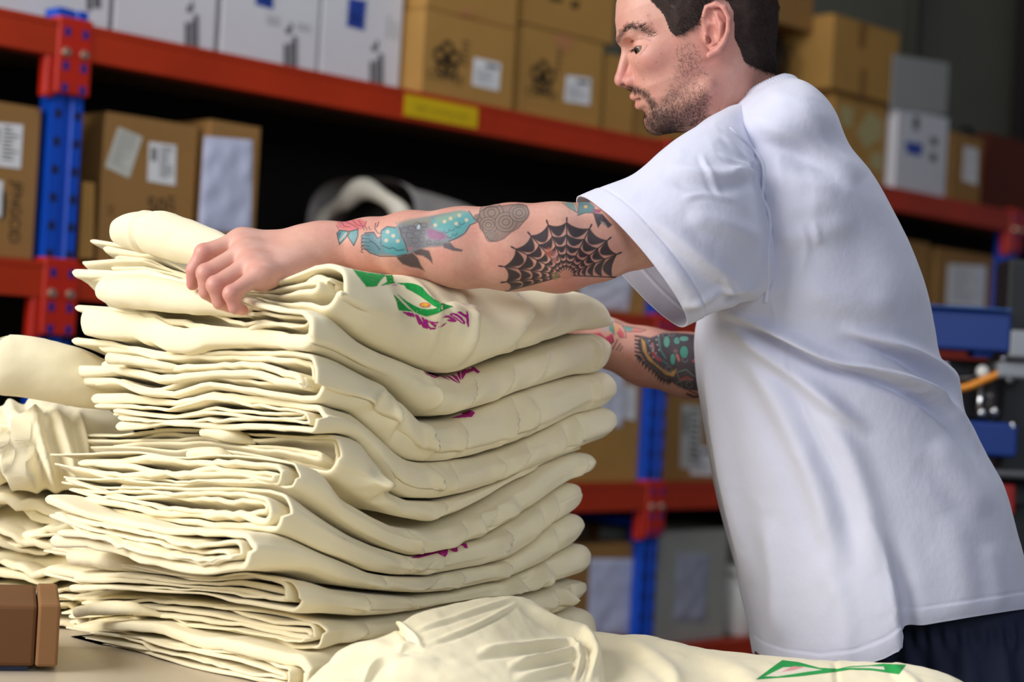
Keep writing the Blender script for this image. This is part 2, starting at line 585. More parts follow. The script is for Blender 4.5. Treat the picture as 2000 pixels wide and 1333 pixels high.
zc1 = rk(830, 14, .0)[1]
zc2 = rk(1020, 42, .0)[1]
c1 = carton_px('kraft carton with a round black emblem, right of the white cartons', 821, 1001, 182, zc1, top, d=.0, depth=.5)
c2 = carton_px('kraft carton with a round black emblem and torn tape, nearest the face', 1012, 1172, 222, zc2, top, d=.02, depth=.5)
c3 = carton_px('kraft carton half hidden behind the nose of the man', 1181, 1236, 255, zc2 - .02, top, d=.03, depth=.5)
c4 = carton_px('kraft carton hidden behind the bearded chin', 1242, 1420, 266, zc2 - .05, top, d=.09, depth=.42)
c5 = carton_px('upper kraft carton stacked on the emblem carton beside the white cartons', 822, 1001, 182, zc1 + .30, zc1 + .001, d=.005, depth=.48)
c6 = carton_px('upper kraft carton stacked on the carton with torn tape', 1012, 1190, 222, zc2 + .30, zc2 + .001, d=.02, depth=.48)
def emblem(e, cx, cy, r, word):
    """round printed emblem of petals with a word under it"""
    V, Fc = [], []
    x0, z0 = loc(e, cx, cy); x1, _ = loc(e, cx + r, cy + r * .2); R = abs(x1 - x0)
    def ring(r0, r1, a0, a1, n=8, ox=0, oz=0):
        k = len(V)
        for i in range(n + 1):
            a = a0 + (a1 - a0) * i / n
            for rr in (r0, r1):
                V.append((x0 + ox + rr * math.cos(a), -.0006, z0 + oz + rr * math.sin(a)))
        for i in range(n):
            Fc.append([k + 2 * i, k + 2 * i + 1, k + 2 * i + 3, k + 2 * i + 2])
    ring(0, R * .26, 0, 2 * math.pi, 14)
    for q in range(5):
        a = math.pi / 2 + q * 2 * math.pi / 5
        ring(R * .22, R * .46, 0, 2 * math.pi, 12, R * .58 * math.cos(a), R * .58 * math.sin(a))
    ring(R * .5, R * .62, math.pi * 1.1, math.pi * 1.9, 10)
    o = mesh('emblem', V, Fc, M_logo, e, smooth=False); o['kind'] = 'stuff'
    return x0, z0, R
x, z, R = emblem(c1, 873, 117, 27, '')
xx, zz = loc(c1, 870, 152); text_on('carton_word', 'COFFEE', R * .66, xx, zz, -.0004, M_logo, c1, sx=1.15)
x, z, R = emblem(c2, 1060, 152, 24, '')
xx, zz = loc(c2, 1058, 184); text_on('carton_word', 'COFFEE', R * .66, xx, zz, -.0004, M_logo, c2, sx=1.1)
label_sheet(c1, [(926, 112), (978, 124), (974, 178), (922, 166)], 1)
label_sheet(c2, [(1106, 147), (1154, 153), (1152, 206), (1102, 198)], 1)
bars('handling_marks', c1, [(902, 75), (918, 78), (914, 132), (900, 128)], [(.1, .9, .05 + .2 * i, .17 + .2 * i) for i in range(5)], mat('soft_print', (116, 84, 40), .8), .0006)
bars('handling_marks', c2, [(1088, 90), (1100, 93), (1094, 146), (1082, 142)], [(.1, .9, .05 + .2 * i, .17 + .2 * i) for i in range(5)], bpy.data.materials['soft_print'], .0006)
plate('torn_tape', c2, [(1086, 66), (1126, 72), (1112, 100), (1098, 102), (1080, 76)], mat('torn_tape_skin', (172, 118, 72), .6), .0006)
plate('tape_tail', c1, [(905, 14), (925, 18), (922, 34), (902, 28)], bpy.data.materials['torn_tape_skin'], .0006)
bars('upper_print', c6, [(1074, -8), (1146, 2), (1144, 20), (1070, 6)], [(0, .35, 0, .6), (.6, .8, .2, 1)], M_logo, .0006)
for k in range(12):
    pass

# ---- right end of the top shelf
r2 = carton_px('kraft carton with pale square labels behind the white shirt collar', 1622, 1728, 330, rk(1700, 197, .05)[1], top, d=.05)
zr = rk(1700, 197, .05)[1]
r1 = carton_px('kraft carton with a tape strip, topmost behind the white collar', 1612, 1742, 350, rk(1650, 32, .03)[1], zr + .001, d=.03)
_sr = rk(1612, 350, .03)[0] - .006
r1c = carton('open brown carton at the top behind the dark hair', _sr - .42, _sr, top + .480, top + .82, .11, .40, CARD_G)
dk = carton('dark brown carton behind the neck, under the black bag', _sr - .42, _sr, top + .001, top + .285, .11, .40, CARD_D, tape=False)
r3 = carton_px('tall white carton with a blue print right of the kraft stack', 1746, 1846, 366, rk(1790, 215, .02)[1], top, d=.02, m=WHITE)
r4 = carton_px('small kraft carton with a long label right of the white carton', 1852, 1914, 390, rk(1880, 262, .02)[1], top, d=.02, m=CARD_G)
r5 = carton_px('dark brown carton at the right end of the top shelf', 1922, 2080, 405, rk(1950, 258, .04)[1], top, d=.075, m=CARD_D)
for q in ([(1640, 205), (1668, 212), (1664, 250), (1645, 246)], [(1698, 216), (1724, 238), (1720, 270), (1690, 292), (1672, 258)], [(1702, 296), (1724, 300), (1722, 335), (1698, 328)]):
    plate('pale_sticker', r2, q, mat('pale_sticker', (168, 156, 108), .7) if 'pale_sticker' not in bpy.data.materials else bpy.data.materials['pale_sticker'])
plate('tape_strip', r1, [(1680, 44), (1694, 47), (1688, 96), (1676, 92)], TAPE)
plate('tape_strip', r1, [(1682, 134), (1692, 136), (1688, 192), (1678, 188)], TAPE)
plate('upper_flap', r3, [(1744, 106), (1852, 124), (1846, 224), (1738, 212)], mat('grey_white_flap', (150, 150, 148), .7), .004)
bars('blue_block', r3, [(1768, 276), (1802, 282), (1800, 306), (1766, 298)], [(0, 1, 0, .45), (.1, .95, .5, 1)], PBLUE, .0012)
bars('handling_marks', r3, [(1784, 226), (1834, 240), (1830, 318), (1780, 300)], [(0, .22, 0, .35), (.7, .95, .4, .6), (.7, .95, .8, 1)], PGREY, .0012)
label_sheet(r4, [(1884, 285), (1910, 292), (1908, 362), (1880, 352)], 3)
# black bag and black knob on the cartons
def blob(name, m, c, r, label, cat, seed=0, n=24):
    a = np.linspace(0, math.pi, n)[:, None]; b = np.linspace(0, 2 * math.pi, 2 * n, endpoint=False)[None]
    D = np.stack([np.sin(a) * np.cos(b), np.sin(a) * np.sin(b), np.cos(a) + 0 * b], -1).reshape(-1, 3)
    k = 1 + .22 * fbm(D * 1.7 + seed, 3)
    V = D * k[:, None] * np.array(r)
    V[:, 2] = np.maximum(V[:, 2], -r[2] * .75)
    o = mesh(name, V, grid_faces(n, 2 * n, True), m)
    o.matrix_world = frame(c, U, V_, UP)
    return tag(o, label, cat)
M_black = mat('black_plastic', (14, 12, 12), .45, bump=.3, bscale=12)
blob('bin_bag', M_black, O + U * (_sr - .17) + V_ * .27 + UP * (top + .287 + .086), (.17, .15, .108), 'black plastic bag lying between two cartons behind the dark hair', 'bag', 3)
s_, z_ = rk(1886, 262, .12)
blob('tape_dispenser', M_black, O + U * (s_) + V_ * .12 + UP * (rk(1880, 262, .02)[1] + .026), (.04, .03, .034), 'small black object lying on the small kraft carton', 'tool', 9, 14)

# ---- second level
zb = LEV_B
b0 = carton_px('brown carton with vertical black lettering at the left edge of the second shelf', -70, 66, 470, rk(40, 205, .02)[1], zb, d=.02, m=CARD_G)
b1 = carton_px('brown carton with two stickers right of the left rack post', 189, 372, 520, rk(260, 226, .02)[1], zb, d=.02, m=CARD_G)
b2 = carton_px('brown carton with a pale document pouch, third on the second shelf', 395, 494, 520, rk(450, 240, .0)[1], zb, d=-.005, m=CARD_G)
b3 = carton_px('kraft carton with white papers under the tattooed elbow', 1112, 1252, 590, rk(1100, 380, .05)[1] - .08, zb, d=.035, s1=POST[2] - .038)
b4 = carton_px('kraft carton with a white paper behind the back of the shirt', 1822, 1985, 640, rk(1860, 486, .04)[1], zb, d=.06, m=CARD_G)
b5 = carton_px('narrow kraft carton right beside the white shirt back', 1700, 1808, 640, rk(1790, 470, .04)[1], zb, d=.06, m=CARD_G)
label_sheet(b0, [(-20, 238), (45, 244), (40, 330), (-25, 322)], 2)
plate('white_patch', b0, [(-20, 350), (6, 354), (2, 425), (-22, 418)], PAPER)
xx, zz = loc(b0, 29, 415); text_on('carton_lettering', 'JFNGCID', .034, xx, zz, -.0006, M_ink, b0, rot=math.pi / 2, sx=.98)
plate('black_ring_mark', b0, [(4, 372), (11, 376), (12, 400), (9, 425), (2, 432)], M_ink)
label_sheet(b1, [(231, 248), (278, 268), (252, 348), (205, 326)], 3, mat('grey_white_sticker', (196, 196, 186), .6))
label_sheet(b1, [(291, 277), (344, 284), (342, 363), (288, 354)], 2)
xx, zz = loc(b1, 305, 404); text_on('carton_lettering', '50', .052, xx, zz, -.0006, M_ink, b1, rot=0)
xx, zz = loc(b1, 332, 398); text_on('carton_lettering', 'H7', .030, xx, zz, -.0006, M_ink, b1, rot=math.pi / 2)
xx, zz = loc(b1, 214, 410); text_on('carton_lettering', 'M', .03, xx, zz, -.0006, mat('faded_ink', (112, 78, 36), .8), b1, rot=math.pi / 2)
bx = plate('corner_guard', b1, [(160, 355), (183, 358), (180, 505), (152, 505)], CARD, .004)
def pouch(e, quad, nx=14, ny=18, seed=0, m=PAPER_B):
    V = []
    for j in range(ny + 1):
        for i in range(nx + 1):
            p = quad_of(*quad, i / nx, i / nx, j / ny, j / ny)[0]
            x, z = loc(e, *p)
            edge = min(i, nx - i, j * 2, (ny - j) * 2)
            h = .001 + (.006 * (.5 + .5 * float(vnoise(np.array([i * .4 + seed, j * .33, 0])))) if edge > 0 else 0)
            V.append((x, -h - .0005, z))
    return mesh('document_pouch', V, grid_faces(ny + 1, nx + 1)[:, ::-1], m, e)
pouch(b2, [(398, 266), (492, 274), (490, 452), (386, 452)])
pouch(b3, [(1134, 525), (1240, 510), (1226, 608), (1130, 602)], seed=4, m=mat('white_paper_sheet', (206, 208, 222), .6))
label_sheet(b4, [(1852, 516), (1926, 520), (1922, 604), (1848, 596)], 3, PAPER)

# wrapped cloth roll lying on the second shelf
def roll_cloth():
    c0 = np.array(rk(702, 440, .1))
    e = empty('fabric_roll', frame(O + U * (c0[0] - .050) + V_ * .04 + UP * (zb + .142), U, V_, UP), 'grey wrapped cloth roll with a pale rolled mouth on the dark shelf', 'roll')
    n, k = 40, 48
    V = []
    ax = np.array([.95, .16, -.03]); ax /= np.linalg.norm(ax)
    ex = np.cross(ax, UP); ex /= np.linalg.norm(ex); ey = np.cross(ex, ax)
    for i in range(n):
        t = i / (n - 1)
        L = t * .70
        r = .148 - .055 * sstep(.2, 1, t) + .004 * sstep(.2, 0, t)
        for j in range(k):
            a = 2 * math.pi * j / k
            rr = r * (1 + .05 * math.sin(3 * a + t * 5) + .08 * float(vnoise(np.array([math.cos(a) * 1.5, math.sin(a) * 1.5, t * 4]))))
            q = ax * L + ex * rr * math.cos(a) * 1.15 + ey * rr * math.sin(a)
            V.append((q[0], q[1], max(q[2], -.139)))
    mesh('roll_body', V, grid_faces(n, k, True), mat('grey_wrap_cloth', (156, 150, 148), .7, var=.3, vscale=7), e)
    # thick rolled lip round the mouth
    V = []
    m2 = 14
    for i in range(60):
        a = 2 * math.pi * i / 60
        rc = .112 * (1 + .10 * math.sin(2 * a + .6) + .06 * math.sin(5 * a))
        cc = ex * rc * math.cos(a) * 1.1 + ey * rc * math.sin(a)
        rd = cc / np.linalg.norm(cc)
        rt = .024 * (1 + .25 * math.sin(4 * a + 1))
        for j in range(m2):
            b = 2 * math.pi * j / m2
            q = cc + rd * rt * math.cos(b) - ax * rt * math.sin(b) * .8 - ax * .004
            V.append((q[0], q[1], max(q[2], -.139)))
    V = np.array(V)
    Fc = np.concatenate([grid_faces(60, m2, True), np.array([[59 * m2 + j, j, (j + 1) % m2, 59 * m2 + (j + 1) % m2] for j in range(m2)])])
    mesh('rolled_lip', V, Fc, mat('pale_lip_cloth', (196, 190, 176), .7, var=.15, vscale=9), e)
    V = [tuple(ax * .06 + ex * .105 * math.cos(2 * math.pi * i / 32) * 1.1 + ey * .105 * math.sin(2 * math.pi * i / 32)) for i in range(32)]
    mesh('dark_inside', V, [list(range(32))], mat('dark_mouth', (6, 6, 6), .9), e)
roll_cloth()
s_, z_ = rk(960, 400, .3)
blob('cloth_bundle', mat('dark_grey_cloth', (58, 54, 54), .8, var=.3, vscale=9), O + U * (s_ - .02) + V_ * .40 + UP * (zb + .115), (.14, .09, .15), 'dark grey cloth bundle behind the wrapped roll', 'cloth', 5)

# ---- third and lowest level
zc = LEV_C
d1 = carton_px('kraft carton with white papers left of the right rack post', 1020, 1254, 940, rk(1150, 680, .02)[1] + .02, zc, d=.032, s1=POST[2] - .038)
pouch(d1, [(1164, 712), (1220, 720), (1214, 836), (1160, 826)], seed=8, m=bpy.data.materials['white_paper_sheet'])
label_sheet(d1, [(1216, 752), (1242, 756), (1240, 822), (1212, 816)], 3, PAPER)
d2 = carton_px('kraft carton with a barcode strip right of the right rack post', 1318, 1480, 945, rk(1360, 770, .02)[1], zc, d=.032, s0=POST[2] + .038, m=CARD_G)
label_sheet(d2, [(1332, 790), (1372, 794), (1368, 922), (1328, 914)], 2, mat('grey_label', (176, 176, 172), .6))
label_sheet(d2, [(1352, 872), (1396, 875), (1392, 930), (1348, 928)], 1, PAPER)
zd = LEV_D
e1 = carton_px('kraft carton with a large white sheet on the lowest shelf', 1030, 1238, 1230, rk(1200, 1062, .04)[1], zd, d=.032, s1=POST[2] - .038, m=CARD_G)
pouch(e1, [(1152, 1092), (1236, 1092), (1228, 1240), (1146, 1240)], seed=12)
e2 = carton_px('pale grey carton with printed sheets right of the blue post on the lowest shelf', 1312, 1412, 1240, rk(1370, 1036, .03)[1], zd, d=.032, s0=POST[2] + .038, m=mat('grey_white_card', (158, 158, 150), .7, var=.05))
pouch(e2, [(1322, 1080), (1386, 1082), (1376, 1215), (1314, 1215)], seed=15, m=mat('printed_sheet', (158, 160, 176), .6, var=.06, vscale=30))
e3 = carton_px('grey carton behind the white drum on the lowest shelf', 1424, 1640, 1240, rk(1440, 1045, .12)[1], zd, d=.14, depth=.38, m=bpy.data.materials['grey_white_card'])
# white drum
s_, _ = rk(1442, 1200, .07)
dr = empty('white_drum', frame(O + U * s_ + V_ * .075 + UP * (zd + .001), U, V_, UP), 'white plastic drum next to the shirt front on the lowest shelf', 'drum')
prof = [(0, 0), (.060, 0), (.064, .004), (.064, .175), (.058, .185), (.058, .19), (.066, .192), (.066, .212), (.05, .217), (0, .218)]
V = [(r * math.cos(2 * math.pi * j / 36), r * math.sin(2 * math.pi * j / 36), z) for r, z in prof for j in range(36)]
mesh('drum_body', V, grid_faces(len(prof), 36, True), mat('white_plastic', (206, 206, 202), .45), dr)
tube('drum_handle', [(.066 * math.cos(a), .066 * math.sin(a), .18 - .05 * math.sin((a + 2.6) / 2.1 * math.pi)) for a in np.linspace(-2.6, -.5, 16)], .0025, M_bolt, dr, 6)

tr = struct(box('trim_2', (-.05, .05, -.07, 0, 1.0, 4.2), mat('dark_post', (30, 22, 20), .7), bevel=.006))
_s = float((hit(1990, 120, O + V_ * 1.30, V_) - O) @ U); tr.matrix_world = frame(O + V_ * 1.30 + U * _s, U, V_, UP)

# ================================================================= work table
TABLE = 0.893
AL = math.radians(42)
TA = np.array([-math.cos(AL), math.sin(AL), 0.0])
TB = np.array([math.sin(AL), math.cos(AL), 0.0])
C0 = P(620, 900, 1.90); C0[2] = 0
tb = empty('work_table', frame(C0, TB, TA, UP), 'pale grey work table carrying the stacks of cream T-shirts', 'table')
M_tab = mat('worn_laminate', (196, 184, 164), .35, var=.07, vscale=7, bump=.03, bscale=40)
M_leg = mat('grey_steel', (90, 92, 96), .45, metal=.6)
box('table_top', (-1.0, .50, -.86, 1.3, TABLE - .035, TABLE), M_tab, tb, bevel=.004)
for x in (-.94, .44):
    for y in (-.80, 1.24):
        box('leg', (x - .03, x + .03, y - .03, y + .03, 0, TABLE - .035), M_leg, tb)

# =============================================================== cream tees
def cloth_mat(name, rgb, bump=.25):
    m = mat(name, rgb, .85, var=.03, vscale=14, bump=bump, bscale=900, spec=.2, sheen=.25)
    return m
M_cream = cloth_mat('cream_cotton', (245, 234, 199))

def on_right(pl, C=C0, TA=TA, TB=TB):
    q = [hit(x, y, C, TA) for x, y in pl]
    return np.array([[(p - C) @ TB, p[2]] for p in q])

def on_left(pl, b0, C=C0, TA=TA, TB=TB):
    c = C + TB * b0
    q = [hit(x, y, c, TB) for x, y in pl]
    return np.array([[(p - c) @ TA, p[2]] for p in q])

def smooth_interp(x, pl):
    i = np.argsort(pl[:, 0]); xs, ys = pl[i, 0], pl[i, 1]
    g = np.linspace(xs[0] - .06, xs[-1] + .06, 260)
    v = np.interp(g, xs, ys)
    k = np.exp(-np.linspace(-2, 2, 15) ** 2); k /= k.sum()
    v = np.convolve(np.pad(v, 7, mode='edge'), k, 'valid')
    return np.interp(x, g, v)

TEES = {}
def tee(name, label, group, topR, botR, topL, botL, xc, yc, xl, xr, n=3, seed=0, C=C0, wild=1.0, creases=(), TA=TA, TB=TB, depth=None, gap=.0016, mat_=None, sag_px=820, nb=46, wts=None, ebulge=.22, extra=3):
    """one folded T-shirt: nested folds of cloth, swept along the stack"""
    r = np.random.default_rng(seed)
    creases = list(creases) + [(r.uniform(690, 1120), r.uniform(-.02, .03), r.uniform(.0025, .005), r.uniform(.006, .013)) for _ in range(extra if depth is None else 0)]
    if depth is None:
        b0 = float((hit(xc, yc, C, TA) - C) @ TB); b1 = float((hit(xr, 900, C, TA) - C) @ TB)
        bsag = float((hit(sag_px, 900, C, TA) - C) @ TB)
    else:
        b0, b1, bsag = 0.0, depth, depth * .5
    tL = on_left(topL, b0, C, TA, TB); bL = on_left(botL, b0, C, TA, TB) if botL is not None else None
    flat = lambda q: np.array([[b0 - .1, smooth_interp(np.array(0.0), q)], [b1 + .1, smooth_interp(np.array(0.0), q)]])
    tR = on_right(topR, C, TA, TB) if topR is not None else flat(tL)
    bR = on_right(botR, C, TA, TB) if botR is not None else (flat(bL) if bL is not None else None)
    a1 = float((hit(xl, yc, C + TB * b0, TB) - (C + TB * b0)) @ TA)
    def ztop(a, b):
        R = smooth_interp(b, tR); w = .25 + .75 * np.exp(-np.maximum(b - b0, 0) / .10)
        return R + (smooth_interp(a, tL) - smooth_interp(np.array(b0), tR)) * w - gap
    def zbot(a, b):
        if bR is None:
            return np.full(np.broadcast(a, b).shape, TABLE + .0015)
        R = smooth_interp(b, bR); w = .25 + .75 * np.exp(-np.maximum(b - b0, 0) / .10)
        return R + (smooth_interp(a, bL) - smooth_interp(np.array(b0), bR)) * w + gap
    # rows along b
    bs = np.concatenate([b0 + np.array([0, .0012, .003, .006]), np.linspace(b0 + .012, b1 - .034, nb), b1 - .034 * (1 - np.sin(np.linspace(.12, 1, 9) * math.pi / 2))])
    if depth is None:
        ex = [bs]
        for cb, sl, amp, wd_ in creases:
            cbm = float((hit(cb, 900, C, TA) - C) @ TB)
            ex.append(cbm + wd_ * np.linspace(-2.4, 3.2, 13))
        bs = np.sort(np.concatenate(ex)); bs = bs[(bs >= b0 - 1e-9) & (bs <= b1)]
        bs = bs[np.concatenate([[True], np.diff(bs) > .0007])]
    g = np.ones(len(bs)); k = bs > b1 - .0341
    g[k] = np.sqrt(np.maximum(1 - ((bs[k] - (b1 - .034)) / .0345) ** 2, .02))
    edge = np.ones(len(bs)); edge[0], edge[1], edge[2] = .45, .8, .95
    # arms
    wgt = r.uniform(.5, 1.6, 2 * n)
    if wts: wgt = np.array(wts, float)
    wgt /= wgt.sum()
    ce = 1 - 2 * (np.cumsum(wgt) - wgt / 2)          # centre in [-1,1], top first
    Vs, Fs, off = [], [], 0
    nA, nU = 26, 17
    for j in range(n):
        up, dn = ce[j], ce[2 * n - 1 - j]
        la = a1 * (1 + r.uniform(-.15, .02)) if j else a1
        lb = a1 * (1 + r.uniform(-.15, .015))
        ins = (n - 1 - (n - 1 - j)) * .006 + (0 if j == 0 else r.uniform(0, .01))
        s = np.concatenate([np.linspace(la, ins + .001, nA), np.full(nU, ins), np.linspace(ins + .001, lb, nA)])
        fz = np.concatenate([np.full(nA, up), (up + dn) / 2 + (up - dn) / 2 * np.cos(np.linspace(0, math.pi, nU + 2)[1:-1]), np.full(nA, dn)])
        ph = np.concatenate([np.zeros(nA), np.sin(np.linspace(0, math.pi, nU + 2)[1:-1]), np.zeros(nA)])
        th = np.concatenate([np.full(nA, wgt[j]), np.linspace(wgt[j], wgt[2 * n - 1 - j], nU), np.full(nA, wgt[2 * n - 1 - j])]) * .5 * .86
        K = len(s)
        endt = np.ones(K)
        for q, f in enumerate((.42, .86, 1.12, 1.26, 1.14)):
            endt[q] = f; endt[K - 1 - q] = f
        s2 = s.copy()
        s2[0], s2[1], s2[2], s2[3] = la, la - .0012, la - .003, la - .007
        s2[-1], s2[-2], s2[-3], s2[-4] = lb, lb - .0012, lb - .003, lb - .007
        bb, ss = np.meshgrid(bs, s2, indexing='ij')
        shift = (.009 * wild) * vnoise(np.stack([ss * 14 + seed, np.full_like(ss, j * 3.7), np.sign(fz)[None] * 2 + 0 * ss], -1)) * np.exp(-(bb - b0) / .05)
        bb2 = bb + shift + r.uniform(-.008, .006) * np.exp(-(bb - b0) / .04)
        zt, zb_ = ztop(ss, bb), zbot(ss, bb)
        T = np.maximum(zt - zb_, .006)
        mid = (zt + zb_) / 2
        # tip closes to a rounded end
        e = np.minimum(T * .62, .012 + ebulge * T) * (.55 + .45 * abs(up - dn) / 2) * g[:, None] * (1 if j == 0 else .8)
        wob = vnoise(np.stack([ss * 11 + seed * 1.3, bb * 7 + j, fz[None] * 2.2 + 0 * ss], -1)) * .30 * wild * (1 - np.abs(fz[None]) ** 3)
        wob = wob + (.10 * vnoise(np.stack([ss * 34 + seed * 2.1, bb * 16 + j * 2, fz[None] * 2.2 + 0 * ss], -1)) + .08 * vnoise(np.stack([ss * 70 + seed, bb * 20 + j, fz[None] * 3 + 0 * ss], -1))) * wild * (1 - np.abs(fz[None]) ** 4)
        big = vnoise(np.stack([ss * 5 + seed, bb * 6, 0 * ss + 3.3], -1)) * .0022 * wild
        zc_ = mid + (fz[None] + wob) * T / 2 * g[:, None] + big
        fan = (r.normal(0, .0045, 1)[0] * (fz[None] > 0) + r.normal(0, .0045, 1)[0] * (fz[None] <= 0)) * sstep(.55 * a1, a1, ss) * wild * np.exp(-np.maximum(bb - b0, 0) / .08)
        zc_ = zc_ + fan
        a_ = ss - e * ph[None]
        # outward direction of the ribbon (in the a,z plane)
        pa, pz = np.gradient(a_, axis=1), np.gradient(zc_, axis=1)
        L = np.hypot(pa, pz) + 1e-9
        na, nz = pz / L, -pa / L
        sg = 1.0
        hw = th[None] * T * endt[None] * g[:, None] * edge[:, None]
        hw = np.maximum(hw, .0011)
        # soft wrinkles of the outer wrap
        wr = np.zeros_like(ss)
        if j == 0:
            zr = (zc_ - mid) / (T / 2)
            pinch = np.exp(-((bb - bsag) / .085) ** 2) + .45 * np.exp(-((bb - b1 + .02) / .05) ** 2)
            wr += .0026 * vnoise(np.stack([bb * 40 + zr * .9 + seed, zr * .8, 0 * bb], -1)) * pinch * wild
            wr += .0030 * fbm(np.stack([bb * 11 + seed, zr * 1.1, 0 * bb + 2], -1), 2)
            for (cb, sl, amp, wd_) in creases:
                cbm = float((hit(cb, 900, C, TA) - C) @ TB)
                x = bb - cbm - sl * zr
                wr += 2.6 * amp * (np.exp(-(x / wd_) ** 2) - .8 * np.exp(-((x - wd_ * 1.3) / (wd_ * .9)) ** 2)) * np.exp(-(zr - .1) ** 2 * .8)
            wr *= (sstep(.06, 0, ss) * .9 + .1)
        sides = []
        for side in (1, -1):
            A_ = a_ - na * hw * side * (-1) - ph[None] * wr
            Z_ = zc_ + nz * hw * side - 0 * wr
            sides.append(C[None, None] + TA * A_[..., None] + TB * bb2[..., None] + UP * Z_[..., None])
        R_, Kk = ss.shape
        ring = np.concatenate([sides[0], sides[1][:, ::-1]], axis=1)       # closed loop per row
        ring[..., 2] = np.maximum(ring[..., 2], TABLE + .0008)
        Vs.append(ring.reshape(-1, 3))
        m_ = 2 * Kk
        f = grid_faces(R_, m_, True)
        cap = np.array([[q, q + 1, m_ - 2 - q, m_ - 1 - q] for q in range(Kk - 1)])
        Fs.append(np.concatenate([f, cap, cap[:, ::-1] + (R_ - 1) * m_]) + off)
        off += R_ * m_
    V = np.concatenate(Vs); Fc = np.concatenate(Fs)
    org = C + TB * (b0 + b1) / 2 + TA * a1 / 2
    org[2] = float(V[:, 2].min())
    e = empty(name, tuple(org), label, 'T-shirt', group)
    o = mesh('folded_cloth', V - org, Fc, mat_ or M_cream, e)
    TEES[label] = (e, o, V, Fc)
    return e

I0R = [(629, 505), (690, 522), (760, 535), (860, 548), (980, 556), (1060, 558), (1110, 561), (1150, 580), (1181, 612)]
I1R = [(629, 600), (681, 652), (730, 681), (795, 714), (830, 728), (860, 733), (899, 722), (990, 694), (1113, 650), (1172, 646)]
I2R = [(600, 691), (642, 704), (697, 733), (756, 760), (795, 805), (811, 816), (835, 821), (873, 818), (928, 798), (1006, 769), (1107, 735), (1140, 728), (1175, 722)]
I3R = [(600, 785), (639, 797), (678, 805), (707, 831), (756, 883), (782, 899), (815, 905), (845, 905), (920, 894), (977, 875), (1034, 853), (1107, 812), (1165, 797), (1192, 793)]
I4R = [(560, 846), (605, 848), (650, 846), (687, 858), (724, 920), (758, 962), (789, 975), (853, 977), (902, 964), (977, 936), (1034, 911), (1106, 881), (1196, 852)]
I5R = [(560, 905), (605, 920), (649, 974), (713, 1007), (762, 1028), (830, 1036), (845, 1030), (887, 1013), (940, 983), (1000, 945), (1053, 908), (1106, 886), (1145, 880)]
I6R = [(500, 945), (542, 956), (562, 968), (600, 992), (675, 1041), (724, 1064), (792, 1087), (820, 1085), (864, 1072), (913, 1056), (940, 1048), (996, 1012), (1053, 972), (1106, 940), (1128, 934), (1160, 925)]
I7R = [(480, 1038), (518, 1040), (550, 1048), (610, 1076), (657, 1094), (713, 1117), (762, 1125), (826, 1127), (902, 1111), (940, 1102), (977, 1090), (1015, 1068), (1053, 1032), (1102, 1003), (1143, 993)]
I8R = [(440, 1122), (470, 1116), (530, 1112), (590, 1120), (646, 1142), (732, 1155), (811, 1162), (872, 1155), (981, 1132), (1034, 1109), (1083, 1079), (1121, 1058), (1148, 1048)]
I9R = [(526, 1196), (574, 1200), (618, 1199), (649, 1202), (694, 1205), (751, 1200), (808, 1192), (864, 1181), (928, 1172), (1004, 1164), (1053, 1151), (1079, 1138), (1132, 1122), (1160, 1118)]
I10R = [(560, 1275), (622, 1272), (650, 1262), (760, 1250), (900, 1230), (1010, 1212), (1087, 1196), (1106, 1180), (1147, 1167), (1170, 1162)]
I0L = [(175, 468), (240, 474), (300, 492), (370, 535), (440, 552), (500, 556), (560, 545), (600, 520), (625, 505), (655, 505)]
I1L = [(160, 533), (215, 533), (280, 527), (370, 545), (440, 575), (482, 582), (560, 598), (627, 603), (650, 610)]
I2L = [(134, 654), (218, 667), (303, 682), (387, 685), (505, 683), (573, 687), (630, 697)]
I3L = [(140, 768), (235, 757), (289, 772), (336, 780), (404, 760), (471, 768), (539, 780), (606, 788)]
I4L = [(160, 840), (230, 844), (330, 834), (410, 837), (490, 846), (602, 849), (645, 848)]
I5L = [(100, 884), (178, 882), (274, 878), (350, 890), (410, 882), (490, 892), (560, 905), (645, 930)]
I6L = [(118, 924), (198, 940), (270, 946), (350, 952), (410, 948), (510, 950), (562, 966)]
I7L = [(80, 960), (118, 975), (180, 1000), (250, 1012), (338, 1028), (402, 1036), (514, 1040)]
I8L = [(86, 1066), (142, 1078), (250, 1100), (370, 1128), (402, 1130), (450, 1120), (480, 1116)]
I9L = [(90, 1140), (142, 1158), (210, 1158), (390, 1166), (442, 1178), (530, 1196)]
I10L = [(124, 1214), (142, 1216), (250, 1210), (370, 1230), (470, 1240), (570, 1272), (620, 1272)]
G = 'cream T-shirts in the tall stack under the hand'
mk = lambda *a, **k: tee('folded_tee', *a, **k)
mk('top cream T-shirt of the tall stack, pressed by the hand, with a green print', G, I0R, I1R, I0L, I1L, 640, 560, 172, 1178, n=3, seed=1, wild=.9, ebulge=.5, creases=[(742, -.04, -.006, .030), (768, -.015, .003, .007), (905, .035, .0085, .026), (1000, .03, .003, .02)])
mk('second cream T-shirt from the top, with a wide flat flap and magenta letters', G, I1R, I2R, I1L, I2L, 600, 645, 134, 1166, n=3, seed=2, wts=(.5, .4, .35, .35, .4, 1.5), ebulge=.3, creases=[(868, .02, .006, .008), (1010, .02, .003, .01), (1120, .0, .003, .006)])
mk('third cream T-shirt from the top, under the one with magenta letters', G, I2R, I3R, I2L, I3L, 606, 740, 144, 1184, n=3, seed=3, creases=[(690, .02, .004, .01), (806, -.01, .007, .005), (868, .006, .005, .006), (960, .01, .006, .007), (1000, .01, .003, .01), (1128, 0, .004, .005)])
